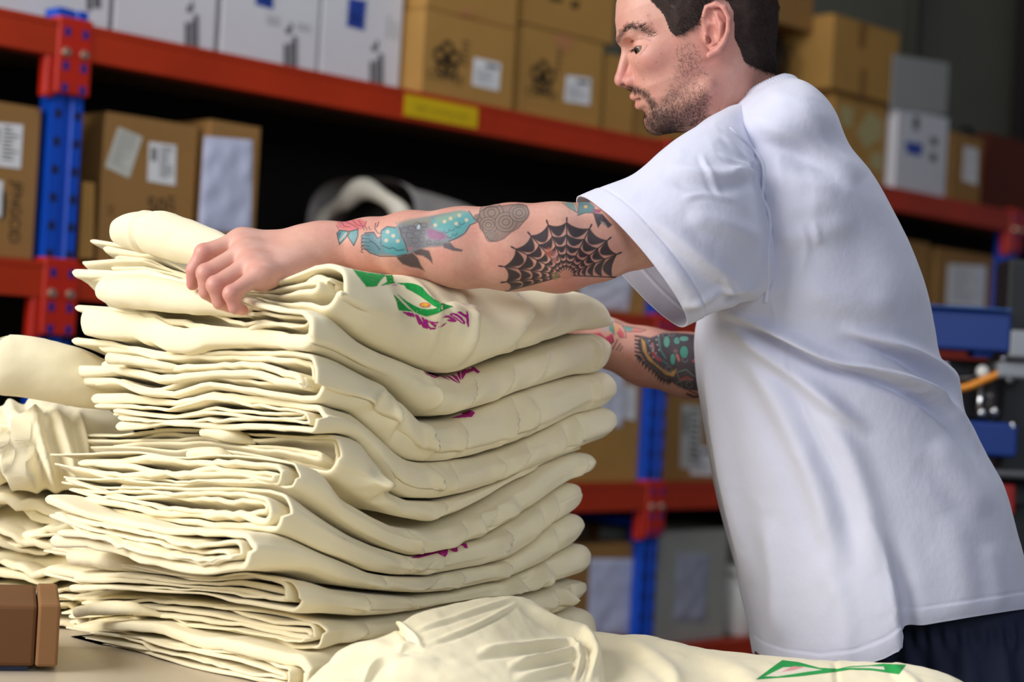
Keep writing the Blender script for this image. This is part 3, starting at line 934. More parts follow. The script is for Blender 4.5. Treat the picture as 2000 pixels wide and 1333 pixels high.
mk('fourth cream T-shirt from the top, with the tip reaching furthest right', G, I3R, I4R, I3L, I4L, 602, 818, 178, 1193, n=3, seed=4, wts=(1.1, .5, .5, .5, .5, .9), creases=[(830, -.01, .005, .006), (856, .006, .004, .005), (990, .02, .005, .01)])
mk('fifth cream T-shirt from the top, with a big open roll at the corner', G, I4R, I5R, I4L, I5L, 645, 880, 168, 1130, n=3, seed=5, creases=[(720, .02, .005, .01), (850, .01, .004, .006)])
mk('sixth cream T-shirt from the top, just under the big open roll', G, I5R, I6R, I5L, I6L, 552, 925, 108, 1156, n=3, seed=6, wild=1.2, creases=[(800, -.01, .005, .006), (880, .01, .006, .008), (940, .015, .003, .008)])
mk('seventh cream T-shirt from the top, showing a strip of magenta print', G, I6R, I7R, I6L, I7L, 528, 1000, 118, 1134, n=3, seed=7, creases=[(790, 0, .005, .006), (850, .01, .005, .006), (960, .015, .004, .008), (1060, .01, .003, .008)])
mk('eighth cream T-shirt from the top, its folded corner reaching furthest left', G, I7R, I8R, I7L, I8L, 462, 1080, 86, 1141, n=3, seed=8, wts=(.9, .6, .5, .5, .7, 1.2), creases=[(740, .01, .004, .008), (890, .01, .006, .006), (975, .008, .007, .006)])
mk('ninth cream T-shirt from the top, with a tight roll at the corner', G, I8R, I9R, I8L, I9L, 562, 1160, 88, 1155, n=3, seed=9, creases=[(700, .01, .004, .01), (810, -.01, .003, .006), (1000, .01, .007, .008), (1050, .01, .004, .008)])
mk('tenth cream T-shirt from the top, second from the table', G, I9R, I10R, I9L, I10L, 612, 1235, 124, 1156, n=3, seed=10, creases=[(700, .01, .006, .01), (1070, .01, .005, .006), (1100, .01, .004, .006)])
mk('bottom cream T-shirt of the tall stack, lying on the table', G, I10R, None, I10L, None, 572, 1290, 130, 1165, n=3, seed=11, wts=(1.9, .5, .6, .5, .5, .7), creases=[(1080, .01, .004, .008)])

# ====================================================================== the man
import openvdb as vdb
def q3(px, py, Z):
    """camera-space metric point"""
    return np.array([(px - 1000) / F * Z, -(py - 666.5) / F * Z, Z])
def to_world(p):
    return CAM + np.asarray(p) @ CB
def cam_px(p):
    return 1000 + F * p[..., 0] / p[..., 2], 666.5 - F * p[..., 1] / p[..., 2]

def smin(a, b, k):
    h = np.clip(.5 + .5 * (b - a) / k, 0, 1)
    return b + (a - b) * h - k * h * (1 - h)
def smax(a, b, k): return -smin(-a, -b, k)
def cone(p, a, b, ra, rb):
    a, b = np.asarray(a, float), np.asarray(b, float)
    ab = b - a
    t = np.clip(((p - a) @ ab) / (ab @ ab + 1e-12), 0, 1)
    d = p - a - t[..., None] * ab
    return np.sqrt((d * d).sum(-1)) - (ra + (rb - ra) * t)
def ell(p, c, r):
    d = (p - np.asarray(c)) / np.asarray(r)
    k0 = np.sqrt((d * d).sum(-1)); d2 = d / np.asarray(r)
    k1 = np.sqrt((d2 * d2).sum(-1))
    return k0 * (k0 - 1) / (k1 + 1e-9)
def chain(p, pts, rad, k=.004):
    d = None
    for i in range(len(pts) - 1):
        e = cone(p, pts[i], pts[i + 1], rad[i], rad[i + 1])
        d = e if d is None else smin(d, e, k)
    return d

# ---- head, built in its own (forward s, down-the-face t, lateral l) units of one photo pixel
HZ = 2.15; HK = HZ / F
HO = q3(1370, 40, HZ)
_ta = math.atan2(.29, .956)
_es = np.array([-math.cos(_ta), -math.sin(_ta), 0.0]); _et = np.array([math.sin(_ta), -math.cos(_ta), 0.0]); _el = np.array([0, 0, -1.0])
_yw = math.radians(-2.5)
ES = math.cos(_yw) * _es + math.sin(_yw) * _el; EL = -math.sin(_yw) * _es + math.cos(_yw) * _el; ET = _et
HB = np.stack([ES, ET, EL])
def hloc(p): return ((p - HO) @ HB.T) / HK
def hworld(q): return HO + (np.asarray(q) * HK) @ HB
def hp(px, py, l):
    """head-local point seen at a pixel, at lateral offset l"""
    Z = HZ
    for _ in range(4):
        c = q3(px, py, Z); Z = Z + (hloc(c)[2] - l) * HK
    return hloc(q3(px, py, Z))

_pt = np.array([-168, -150, -120, -80, -49, -14, 4, 16, 40, 66, 86, 100, 114, 126, 141, 160, 175, 186, 196])
_ps = np.array([0, 82, 126, 150, 161, 167, 162, 157, 158, 161, 166, 169, 165, 164, 157, 157, 150, 136, 100])
_pb = np.array([0, -60, -104, -130, -139, -141, -140, -139, -130, -118, -104, -92, -84, -76, -64, -44, -16, 24, 96])
_pw = np.array([2, 62, 98, 117, 122, 122, 121, 121, 118, 114, 109, 104, 98, 92, 83, 70, 57, 44, 14])
def d_head(p):
    q = hloc(p); s, t, l = q[..., 0], q[..., 1], q[..., 2]
    m = q.copy(); m[..., 2] = np.abs(l); al = m[..., 2]
    sf, sb, w = np.interp(t, _pt, _ps), np.interp(t, _pt, _pb), np.interp(t, _pt, _pw)
    sc = -22 + 44 * sstep(60, 190, t)
    af, ab = np.maximum(sf - sc, 4), np.maximum(sc - sb, 4)
    ax = np.where(s > sc, af, ab)
    n = 2.25
    rho = (np.abs((s - sc) / ax) ** n + (al / w) ** n) ** (1 / n)
    d = (rho - 1) * np.minimum(np.minimum(ax, w), 90) * .9
    d = np.maximum(d, np.maximum(-166 - t, t - 197))
    # brow, cheek, jaw, chin
    d = smin(d, cone(m, (154, -10, 6), (136, -8, 62), 12, 9), 10)
    d = smin(d, ell(m, (112, 48, 64), (34, 24, 30)), 26)
    d = smin(d, cone(m, (36, 138, 84), (118, 164, 30), 16, 22), 18)
    d = smin(d, ell(m, (138, 164, 0), (26, 24, 32)), 10)
    # eye socket
    d = smax(d, -ell(m, (158, 16, 42), (22, 15, 24)), 12)
    # nose
    d = smin(d, cone(m, (156, 12, 0), (180, 56, 0), 8.5, 11), 8)
    d = smin(d, ell(m, (184, 65, 0), (13, 13, 14)), 6)
    d = smin(d, ell(m, (162, 74, 16), (19, 13, 12)), 6)
    d = smin(d, cone(m, (150, 60, 0), (164, 70, 0), 18, 16), 6)
    d = smin(d, cone(m, (184, 70, 0), (168, 84, 0), 6, 6), 4)
    d = smax(d, -ell(m, (172, 87, 11), (11, 7.5, 5.5)), 2.5)
    d = smax(d, -cone(m, (146, 62, 30), (138, 84, 34), 2.2, 2.2), 6)
    d = smax(d, -cone(m, hp(1214, 169, 9), hp(1231, 161, 17), 1.8, 3.2), 2)
    # mouth
    d = smin(d, cone(m, (169, 103, 0), (146, 111, 36), 8, 4), 5)
    d = smin(d, cone(m, (164, 123, 0), (145, 117, 34), 8.5, 4), 5)
    d = smax(d, -cone(m, (177, 113.5, 0), (150, 114, 37), 2.2, 1.6), 2)
    d = smax(d, -cone(m, (172, 140, 0), (160, 138, 26), 7, 5), 6)
    # lids round the eyeball, then the opening
    d = smin(d, ell(m, EYE, (22.6, 22.6, 23)), 5)
    d = smax(d, -cone(m, (143, 2, 32), (122, 1, 76), 2.2, 1.8), 3.5)
    d = smax(d, -ell(m, (EYE[0] + 17, EYE[1] + 3, EYE[2] + 8), (18, 7.6, 25)), 1.6)
    # ear
    H = [hp(*x) for x in ((1379, 62, 119), (1373, 36, 122), (1381, 15, 130), (1398, 8, 137), (1414, 16, 143), (1423, 38, 147), (1422, 60, 145), (1415, 80, 138), (1404, 97, 132))]
    e = ell_ax(m, hp(1397, 56, 125), (25, 48, 6.5), .10)
    e = smin(e, chain(m, H, [5, 5.5, 6, 6, 6, 5.8, 5.5, 5.5, 6], 2), 4)
    e = smin(e, cone(m, hp(1403, 97, 130), hp(1386, 108, 125), 7, 7), 5)
    e = smin(e, chain(m, [hp(*x) for x in ((1398, 30, 132), (1408, 48, 136), (1404, 72, 134), (1393, 86, 130))], [4, 5, 5, 4], 2), 4)
    e = smin(e, ell(m, hp(1379, 77, 124), (6, 9, 6)), 4)
    e = smax(e, -ell(m, hp(1391, 64, 134), (11, 19, 14)), 3)
    e = smax(e, -ell(m, hp(1389, 30, 136), (9, 14, 12)), 3)
    e = smax(e, -chain(m, [hp(*x) for x in ((1404, 16, 140), (1415, 36, 146), (1413, 60, 144), (1405, 82, 138))], [3, 3.4, 3, 2.4], 1), 3)
    e = smax(e, -ell(m, hp(1385, 77, 128), (5, 8, 13)), 2)
    d = smin(d, e, 4)
    return d * HK
def ell_ax(m, c, r, tilt):
    d = m - np.asarray(c)
    a = math.atan2(1, 5)                         # the ear leans back
    s2 = d[..., 0] * math.cos(a) - d[..., 1] * math.sin(a); t2 = d[..., 0] * math.sin(a) + d[..., 1] * math.cos(a)
    l2 = d[..., 2] + s2 * .30
    return ell(np.stack([s2, t2, l2], -1), (0, 0, 0), r)
EYE = hp(1259, 93, 54); EYE = np.array([EYE[0], EYE[1], 54.0])

def d_neck(p):
    d = cone(p, q3(1412, 70, 2.155), q3(1446, 270, 2.185), .049, .056)
    return smin(d, cone(p, q3(1446, 240, 2.185), q3(1520, 330, 2.19), .054, .055), .03)

def d_headneck(p):
    return smin(d_head(p), d_neck(p), .018)

def pr(px): return px * 2.0 / F
WR = q3(632, 478, 2.0)
def d_arm(p):
    pts = [q3(632, 479, 2.0), q3(720, 479, 1.995), q3(800, 478, 1.985), q3(900, 484, 1.975), q3(1000, 483, 1.97), q3(1085, 482, 1.97), q3(1160, 474, 1.98), q3(1250, 452, 1.99), q3(1400, 370, 2.04)]
    rad = [pr(x) for x in (40, 50, 62, 75, 81, 82, 74, 68, 72)]
    d = chain(p, pts, rad, .012)
    d = smin(d, ell(p, q3(1100, 520, 1.965), (pr(46), pr(38), .030)), .02)
    return d
# near (left) hand: wrist, palm, five fingers gripping the folds
FING = {  # knuckle, middle joint, end joint, tip: (px, py, Z)
    'index': [(470, 470, 1.998), (398, 494, 1.985), (378, 528, 1.985), (376, 556, 1.99)],
    'middle': [(478, 492, 1.975), (402, 534, 1.958), (404, 570, 1.962), (424, 586, 1.972)],
    'ring': [(490, 515, 1.953), (421, 557, 1.934), (430, 590, 1.940), (452, 600, 1.953)],
    'little': [(508, 536, 1.935), (452, 574, 1.915), (460, 600, 1.920), (474, 606, 1.932)],
}
FR = {'index': (.0105, .0098, .0085, .0068), 'middle': (.0105, .0100, .0088, .007), 'ring': (.0102, .0096, .0085, .0068), 'little': (.0092, .0087, .0078, .0062)}
def d_hand(p):
    k = [q3(*FING[f][0]) for f in FING]
    w = [q3(610, 468, 2.008), q3(612, 476, 2.0), q3(612, 486, 1.99), q3(608, 496, 1.982)]
    d = None
    for a, b, r in zip(w, k, (.0155, .016, .0155, .014)):
        e = cone(p, a + np.array([0, -.006, .004]), b + np.array([0, -.004, .004]), .0185, r)
        d = e if d is None else smin(d, e, .012)
    d = smin(d, cone(p, q3(640, 478, 2.0), q3(600, 480, 2.0), .0225, .021), .02)
    for f in FING:
        pts = [q3(*x) for x in FING[f]]; r = FR[f]
        e = chain(p, pts, r, .002)
        e = smin(e, ell(p, pts[1], (r[1] * 1.06,) * 3), .003)
        d = smin(d, e, .005)
        d = smin(d, ell(p, pts[0] + np.array([.004, .000, -.001]), (.013, .0105, .0105)), .016)
    th = [q3(590, 500, 2.03), q3(530, 520, 2.055), q3(480, 552, 2.05), q3(448, 580, 2.03)]
    return smin(d, chain(p, th, (.017, .0135, .0115, .0085), .004), .012)
def d_nearlimb(p):
    return smin(d_arm(p), d_hand(p), .014)

def d_farlimb(p):
    pts = [q3(1085, 640, 2.38), q3(1180, 668, 2.37), q3(1260, 697, 2.36), q3(1345, 714, 2.36), q3(1450, 728, 2.37), q3(1500, 580, 2.35), q3(1530, 450, 2.29)]
    rad = [x * 2.37 / F for x in (38, 46, 55, 61, 56, 52, 50)]
    d = chain(p, pts, rad, .012)
    # hand laid against the far side of the stack
    base = q3(1085, 640, 2.38)
    pal = cone(p, base, q3(1010, 628, 2.37), .022, .020)
    pal = smin(pal, cone(p, base + np.array([0, .012, 0]), q3(1012, 605, 2.37), .016, .016), .012)
    for i, (dy, L) in enumerate(((-.030, .066), (-.010, .078), (.010, .082), (.030, .072))):
        a = q3(1005, 616, 2.37) + np.array([0, dy, 0]); r0 = .0088 - .0006 * abs(i - 1.5)
        b = a + np.array([-L * .55, 0, -.012]); c = b + np.array([-L * .40, -.004, -.030])
        pal = smin(pal, chain(p, [a, b, c], (r0, r0 * .95, r0 * .75), .002), .004)
    th = [q3(1070, 610, 2.36), q3(1030, 585, 2.345), q3(1000, 575, 2.325)]
    pal = smin(pal, chain(p, th, (.014, .0115, .009), .004), .010)
    return smin(d, pal, .014)

def d_body(p):
    d = cone(p, q3(1525, 480, 2.19), q3(1610, 850, 2.21), .092, .105)
    d = smin(d, cone(p, q3(1500, 380, 2.12), q3(1530, 400, 2.27), .055, .05), .04)
    d = smin(d, cone(p, q3(1640, 900, 2.22), q3(1820, 1210, 2.22), .10, .10), .05)
    for zz in (2.15, 2.28):
        hip, kn, an = q3(1850, 1260, zz), q3(1865, 1930, zz), q3(1935, 2610, zz)
        d = smin(d, chain(p, [hip, kn, an], (.070, .052, .040), .02), .03)
    return d

def sdf_mesh(fn, lo, hi, h, margin=2.0):
    lo, hi = np.asarray(lo), np.asarray(hi)
    B = 8
    n = np.ceil((hi - lo) / (h * B)).astype(int)
    I = np.stack(np.meshgrid(*[np.arange(k) for k in n], indexing='ij'), -1).reshape(-1, 3)
    ctr = lo + (I * B + (B - 1) / 2) * h
    dc = fn(ctr)
    R = h * B * .87 * margin
    act = np.abs(dc) < R
    g = vdb.FloatGrid(R)
    for ijk in I[dc <= -R]:
        a = [int(x) * B for x in ijk]
        g.fill(tuple(a), tuple(x + B - 1 for x in a), -R, True)
    T = np.stack(np.meshgrid(np.arange(B), np.arange(B), np.arange(B), indexing='ij'), -1).reshape(-1, 3)
    A = I[act]
    for c in range(0, len(A), 1500):
        blk = A[c:c + 1500]
        P_ = lo + (blk[:, None] * B + T[None]) * h
        D = fn(P_.reshape(-1, 3)).reshape(len(blk), B, B, B).astype(np.float64)
        for ijk, arr in zip(blk, D):
            g.copyFromArray(np.ascontiguousarray(arr), ijk=tuple(int(x) * B for x in ijk))
    pts, tri, quad = g.convertToPolygons(isovalue=0.0, adaptivity=0.0)
    return lo + np.asarray(pts, float) * h, np.asarray(quad, np.int64)

import time as _t
_t0 = _t.time()
def bb(*pts, pad):
    p = np.array(pts); return p.min(0) - pad, p.max(0) + pad
parts = []
lo, hi = bb(q3(1185, -120, 2.15), q3(1530, 330, 2.15), q3(1600, 330, 2.3), q3(1300, 100, 2.03), pad=.02)
hm = sdf_mesh(d_headneck, lo, hi, .0014, 2.2)
lo, hi = bb(q3(360, 440, 1.90), q3(640, 620, 2.08), q3(1330, 320, 1.90), q3(1330, 600, 2.08), pad=.02)
am = sdf_mesh(d_nearlimb, lo, hi, .0016)
lo, hi = bb(q3(900, 590, 2.28), q3(1460, 820, 2.46), pad=.02)
fm = sdf_mesh(d_farlimb, lo, hi, .0018)
lo, hi = bb(q3(1300, 200, 1.9), q3(2100, 2700, 2.5), pad=.08)
bm_ = sdf_mesh(lambda p: np.minimum(d_body(p), d_farlimb(p) + .004), lo, hi, .010)
print('sdf', round(_t.time() - _t0, 1), [len(x[1]) for x in (hm, am, fm, bm_)])

# ---- refine the inked stretches of the arms so the tattoos are sharp
def refine(Vx, Q, sel, n):
    """split chosen quads n x n, keep the rest"""
    keep = Q[~sel]; q = Q[sel]
    u = np.linspace(0, 1, n + 1)
    uu, vv = np.meshgrid(u, u, indexing='ij')
    w = np.stack([(1 - uu) * (1 - vv), uu * (1 - vv), uu * vv, (1 - uu) * vv], -1).reshape(-1, 4)
    newV = np.einsum('kc,fcd->fkd', w, Vx[q]).reshape(-1, 3)
    m = (n + 1) ** 2
    cell = np.array([[i * (n + 1) + j, (i + 1) * (n + 1) + j, (i + 1) * (n + 1) + j + 1, i * (n + 1) + j + 1] for i in range(n) for j in range(n)])
    # weld shared border points
    key = np.round(newV * 2e6).astype(np.int64)
    _, first, inv = np.unique(key, axis=0, return_index=True, return_inverse=True)
    inv = inv.ravel()
    fine = inv[(np.arange(len(q))[:, None, None] * m + cell[None]).reshape(-1, 4)] + len(Vx)
    return np.concatenate([Vx, newV[first]]), np.concatenate([keep, fine])

def fcen(Vx, Q): return Vx[Q].mean(1)
def fnorm(Vx, Q):
    a = np.cross(Vx[Q[:, 2]] - Vx[Q[:, 0]], Vx[Q[:, 3]] - Vx[Q[:, 1]])
    return a / (np.linalg.norm(a, axis=1, keepdims=True) + 1e-12)
# make quads face outward
def orient(Vx, Q, fn):
    c, n = fcen(Vx, Q), fnorm(Vx, Q)
    k = np.arange(0, len(Q), max(1, len(Q) // 400))
    s = fn(c[k] + n[k] * .001) - fn(c[k] - n[k] * .001)
    return (Vx, Q[:, ::-1].copy()) if np.median(s) < 0 else (Vx, Q)
hm = orient(*hm, d_headneck); am = orient(*am, d_nearlimb); fm = orient(*fm, d_farlimb); bm_ = orient(*bm_, d_body)

# ------------------------------------------------------------------- tattoos
K_, TEAL, TEALD, GREY, DGREY, PINK, PUR, YEL, SAGE = (20, 26, 36), (70, 150, 158), (40, 104, 116), (112, 102, 104), (62, 60, 66), (196, 92, 104), (136, 68, 120), (206, 158, 92), (128, 158, 140)
SK = (206, 158, 138)
ink = Canvas(640, 360, 1260, 590, 2.5)
# rose and leaves at the wrist
ink.fill([(658, 432), (680, 428), (704, 428), (716, 434), (712, 446), (692, 450), (676, 452), (660, 444)], PINK, .75, 2)
for pl in ([(657, 440), (662, 450), (676, 453), (692, 450)], [(666, 432), (672, 442), (684, 444)], [(688, 430), (698, 440), (712, 442), (716, 432)], [(676, 434), (690, 440), (700, 447)], [(700, 431), (706, 438)]):
    ink.line(pl, 1.6, (120, 50, 66), .8)
for pl in ([(658, 456), (664, 450), (681, 452), (676, 464), (663, 478)], [(679, 462), (684, 452), (699, 448), (699, 462), (691, 480)]):
    ink.fill(pl, TEAL, .9, 1); ink.line(pl, 2, K_, .85, closed=True)
ink.line([(664, 470), (676, 456)], 3, (200, 176, 160), .8); ink.fill([(660, 456), (668, 452), (662, 466)], (46, 78, 104), .8, 1)
for x in (708, 714, 720): ink.line([(x, 443), (x + 3, 449)], 1.6, (70, 60, 66), .8)
# lion dog: paw, spotted thigh, mane, tail
body = [(706, 462), (714, 454), (730, 454), (736, 466), (744, 462), (745, 448), (756, 442), (772, 444), (780, 436), (800, 430), (830, 424), (860, 418), (900, 411), (916, 414), (926, 428), (932, 432), (920, 438), (912, 452), (900, 464), (884, 470), (872, 478), (858, 482), (838, 482), (822, 486), (806, 494), (790, 500), (772, 500), (742, 500), (722, 494), (708, 480)]
ink.fill(body, (104, 128, 136), .9, 2)
ink.fill([(745, 470), (746, 450), (758, 444), (774, 446), (782, 464), (790, 480), (794, 496), (776, 500), (752, 494)], TEAL, .95, 2)
ink.fill([(708, 462), (730, 456), (744, 470), (752, 494), (734, 498), (714, 488)], (88, 136, 148), .9, 2)
ink.fill([(842, 430), (900, 414), (918, 416), (930, 432), (916, 440), (906, 456), (886, 468), (872, 460), (850, 448)], (82, 156, 158), .95, 3)
ink.fill([(850, 424), (898, 412), (910, 416), (880, 432), (852, 438)], SAGE, .8, 4)
ink.fill([(834, 446), (850, 450), (870, 456), (872, 464), (858, 470), (838, 466), (832, 456)], PUR, .9, 3)
ink.fill([(780, 446), (800, 434), (838, 428), (838, 448), (830, 466), (850, 472), (872, 472), (868, 480), (840, 482), (816, 486), (798, 484), (788, 466)], (110, 112, 118), .95, 3)
ink.fill([(772, 436), (800, 428), (840, 424), (838, 436), (800, 440)], (142, 140, 124), .7, 4)
for cx, cy, r in ((790, 450, 7), (803, 446, 6), (815, 440, 7), (828, 440, 6), (800, 460, 7), (814, 456, 7), (826, 454, 5), (810, 470, 7), (824, 468, 6), (838, 474, 5), (854, 474, 5)):
    a = np.linspace(.4, 5.8, 14); ink.line(np.stack([cx + r * np.cos(a), cy + r * .8 * np.sin(a)], 1), 1.3, (66, 66, 76), .7)
ink.disc(817, 443, 4, 5, (176, 190, 196), .9); ink.line([(812, 446), (816, 438), (822, 438)], 1.6, K_, .8)
for cx, cy in ((757, 453), (754, 470), (777, 471), (768, 461), (850, 440), (868, 433), (897, 421), (911, 430), (891, 437), (880, 427)):
    ink.disc(cx, cy, 3.6, 3.6, (206, 186, 160), .85, 1.2)
for cx, cy in ((862, 452), (874, 450), (884, 446), (896, 440), (904, 434), (880, 460), (890, 455)):
    a = np.linspace(.1, 2.8, 8); ink.line(np.stack([cx + 5 * np.cos(a) - 2, cy + 5 * np.sin(a)], 1), 1.5, (34, 72, 84), .8)
for k in range(5):
    y = 459 + k * 7; ink.line([(708 - (2 - abs(k - 2)) * 1.5, y), (722, y + 1)], 1.4, (40, 50, 66), .8)
    a = np.linspace(1.6, 4.7, 7); ink.line(np.stack([709 + 3.5 * np.cos(a), y + 3.4 + 3.2 * np.sin(a)], 1), 1.8, K_, .8)
for pl in ([(712, 456), (730, 454), (737, 466), (744, 462)], [(744, 476), (744, 452), (756, 443), (772, 445)], [(746, 480), (760, 486), (768, 484), (776, 490), (790, 488)], [(708, 482), (722, 494), (742, 501), (772, 501), (794, 497)], [(916, 412), (926, 428), (934, 433), (918, 440), (908, 456), (890, 466), (876, 472)], [(734, 436), (732, 446), (738, 456), (746, 456)], [(740, 434), (736, 444)], [(780, 444), (784, 460), (792, 476), (796, 492)], [(722, 470), (732, 476), (742, 488)]):
    ink.line(pl, 1.9, (40, 48, 62), .85)
ink.fill([(774, 502), (790, 498), (806, 494), (816, 504), (822, 518), (830, 530), (816, 524), (802, 522), (786, 516), (778, 508)], (66, 60, 62), .95, 1.5)
ink.fill([(806, 492), (822, 486), (838, 490), (844, 506), (845, 516), (838, 508), (826, 500), (812, 498)], (74, 70, 74), .95, 1.5)
ink.fill([(866, 476), (880, 474), (888, 484), (904, 488), (902, 492), (884, 490), (866, 484)], (84, 84, 92), .95, 1)
ink.fill([(794, 484), (806, 482), (806, 490), (798, 488)], (168, 110, 120), .8, 1)
# cloud of curls
cl = [(932, 430), (938, 414), (950, 406), (1000, 400), (1028, 402), (1033, 416), (1024, 432), (1012, 446), (998, 454), (984, 466), (970, 472), (956, 470), (946, 458), (942, 448)]
ink.fill(cl, (122, 106, 98), .85, 2)
for cx, cy, R in ((960, 416, 24), (954, 440, 18), (988, 434, 22), (1014, 416, 20), (960, 462, 12), (932, 424, 6)):
    ink.disc(cx, cy, R, R * .9, (128, 112, 102), .7, 2)
    for f in (.97, .62, .30):
        a = np.linspace(0, 2 * math.pi, 28); ink.line(np.stack([cx + R * f * np.cos(a), cy + R * f * .9 * np.sin(a)], 1), 1.5, (70, 60, 62), .8)
        ink.line(np.stack([cx + R * (f - .1) * np.cos(a), cy + R * (f - .1) * .9 * np.sin(a)], 1), 1.1, (170, 146, 130), .5)
ink.line(cl, 2.2, (70, 62, 68), .7, closed=True)
# teal stars at the sleeve
ink.fill([(1100, 396), (1120, 396), (1128, 416), (1112, 406)], (84, 140, 136), .9, 1)
ink.fill([(1130, 392), (1146, 392), (1162, 404), (1160, 416), (1144, 416), (1129, 422)], (48, 116, 122), .95, 1)
for pl in ([(1098, 396), (1112, 407), (1128, 416)], [(1130, 394), (1128, 421), (1144, 416), (1160, 416)], [(1124, 398), (1130, 414)]): ink.line(pl, 1.6, K_, .7)
ink.disc(1144, 404, 3.4, 3, (220, 160, 70), .95)
for k in range(26): ink.disc(1100 + (k * 37 % 62), 394 + (k * 23 % 24), 1.1, 1.1, (28, 84, 92), .35)
ink.fill([(1158, 408), (1174, 410), (1172, 416), (1160, 416)], (140, 40, 84), .9, 1)
ink.fill([(1158, 416), (1176, 418), (1196, 440), (1188, 446), (1176, 434), (1168, 446), (1163, 432)], (40, 44, 60), .95, 1)
ink.fill([(1172, 432), (1180, 434), (1186, 442), (1178, 440)], (150, 136, 130), .9, 1)
# web on the elbow: threads run from the point of the elbow
WC = np.array([1106, 538]); 
TH = [((980, 552)), ((976, 520)), ((1000, 483)), ((1032, 455)), ((1068, 432)), ((1107, 427)), ((1155, 440)), ((1192, 465)), ((1212, 494))]
TH = [np.array(t, float) for t in TH]; TH = [WC + np.array([-120, 32])] + TH + [WC + np.array([96, 4])]
lev = (.93, .72, .54, .39, .27, .18)
for i in range(len(TH) - 1):
    a, b = TH[i], TH[i + 1]
    for j, f in enumerate(lev):
        p0, p1 = WC + (a - WC) * f, WC + (b - WC) * f
        mid = WC + ((a + b) / 2 - WC) * (f - .11 * f)
        arc = [p0 * (1 - t) ** 2 + mid * 2 * t * (1 - t) + p1 * t * t for t in np.linspace(0, 1, 9)]
        f2 = f - (.145 if j == 0 else .12) * f * 1.25
        lo_ = WC + ((a + b) / 2 - WC) * (f2 - .05)
        arc2 = [(p0 * .93 + WC * .07) * (1 - t) ** 2 + (WC + ((a * (1 - .42) + b * .42) - WC) * (f - .46 * f)) * 2 * t * (1 - t) + p1 * t * t for t in np.linspace(1, 0, 9)]
        ink.fill(arc + arc2, (22, 30, 42), .96, 1.3)
        ink.line(arc, 1.8, K_, .95)
for t in TH: ink.line([WC + (t - WC) * .1, t], 2.4, K_, .95)
for t in TH: ink.line([t * .96 + WC * .04, t + (t - WC) * .012], 3.4, K_, .9)
ink.disc(1106, 538, 12, 9, (196, 128, 110), .95, 2)
ink.disc(1085, 540, 7, 9, (150, 130, 84), .6, 2); ink.disc(1072, 493, 7, 9, (190, 104, 88), .6, 2); ink.disc(1083, 503, 5, 12, (196, 130, 124), .6, 2)

ink2 = Canvas(1130, 595, 1380, 800, 3)
# charm and ribbon tattoo by the far wrist
ink2.fill([(1152, 652), (1172, 650), (1182, 660), (1195, 652), (1200, 668), (1190, 676), (1176, 672), (1164, 684), (1150, 680)], (190, 44, 84), .95, 1.5)
ink2.line([(1174, 668), (1186, 677), (1198, 668), (1196, 654)], 2, K_, .8); ink2.line([(1164, 686), (1174, 680), (1176, 670)], 2, K_, .8)
for a, b in (((1206, 664), (1197, 682)), ((1212, 672), (1204, 684)), ((1216, 677), (1210, 686))): ink2.line([a, b], 2.2, K_, .85)
ink2.fill([(1172, 640), (1186, 636), (1190, 646), (1178, 650)], (170, 160, 160), .8, 1); ink2.fill([(1188, 630), (1197, 636), (1200, 654), (1190, 646)], (60, 142, 128), .95, 1)
ink2.disc(1204, 641, 5, 6.5, (206, 152, 92), .95); ink2.fill([(1206, 650), (1210, 640), (1218, 650), (1220, 658), (1212, 660)], (198, 84, 92), .95, 1)
ink2.fill([(1218, 638), (1236, 640), (1234, 648), (1222, 646)], (70, 150, 134), .95, 1); ink2.fill([(1236, 640), (1258, 646), (1250, 649), (1234, 648)], (200, 104, 100), .9, 1)
for pl in ([(1200, 628), (1214, 634), (1222, 648), (1223, 660), (1212, 660), (1205, 650)], [(1186, 630), (1198, 636), (1200, 654)], [(1216, 637), (1240, 640), (1262, 645), (1252, 649), (1220, 648)], [(1172, 634), (1186, 636)]): ink2.line(pl, 1.5, (44, 48, 58), .8)
# guardian mask
mk_ = [(1252, 656), (1270, 660), (1290, 652), (1320, 650), (1345, 652), (1400, 660), (1400, 790), (1366, 764), (1340, 762), (1318, 752), (1308, 742), (1294, 738), (1280, 724), (1262, 710), (1250, 690), (1244, 672)]
ink2.fill(mk_, (52, 58, 70), .94, 1.5)
ink2.fill([(1252, 660), (1260, 668), (1264, 690), (1276, 706), (1296, 722), (1310, 728), (1322, 720), (1316, 736), (1300, 732), (1282, 716), (1266, 704), (1256, 686)], YEL, .95, 1)
for k in range(6): ink2.line([(1241, 657 + k * 7.5), (1250, 658 + k * 8)], 4, (36, 42, 54), .95)
sp = spline([(1248, 700), (1262, 716), (1280, 730), (1294, 744), (1310, 748)], 12)
for x, y in sp: ink2.fill([(x - 4, y - 8), (x + 5, y - 4), (x - 4, y + 6)], (36, 42, 54), .95, 1)
for k, (x, y) in enumerate(spline([(1278, 706), (1292, 718), (1306, 722), (1318, 714)], 9)): ink2.line([(x, y), (x + (-3 + k * .9), y + 8)], 1.6, (40, 44, 56), .7)
for x, y, a, b, c in ((1302, 668, 6, 11, (96, 168, 146)), (1336, 688, 8, 12, (70, 150, 134)), (1314, 702, 5, 11, (76, 156, 140)), (1322, 666, 6, 7, (88, 150, 138)), (1336, 662, 9, 5, (104, 160, 150))):
    ink2.disc(x, y, a + 1.6, b + 1.6, (24, 28, 38), .9); ink2.disc(x, y, a, b, c, .95)
ink2.line([(1262, 664), (1272, 684), (1290, 702), (1304, 712)], 3, (76, 118, 128), .9); ink2.line([(1286, 660), (1290, 684), (1300, 700)], 3, (80, 140, 132), .9)
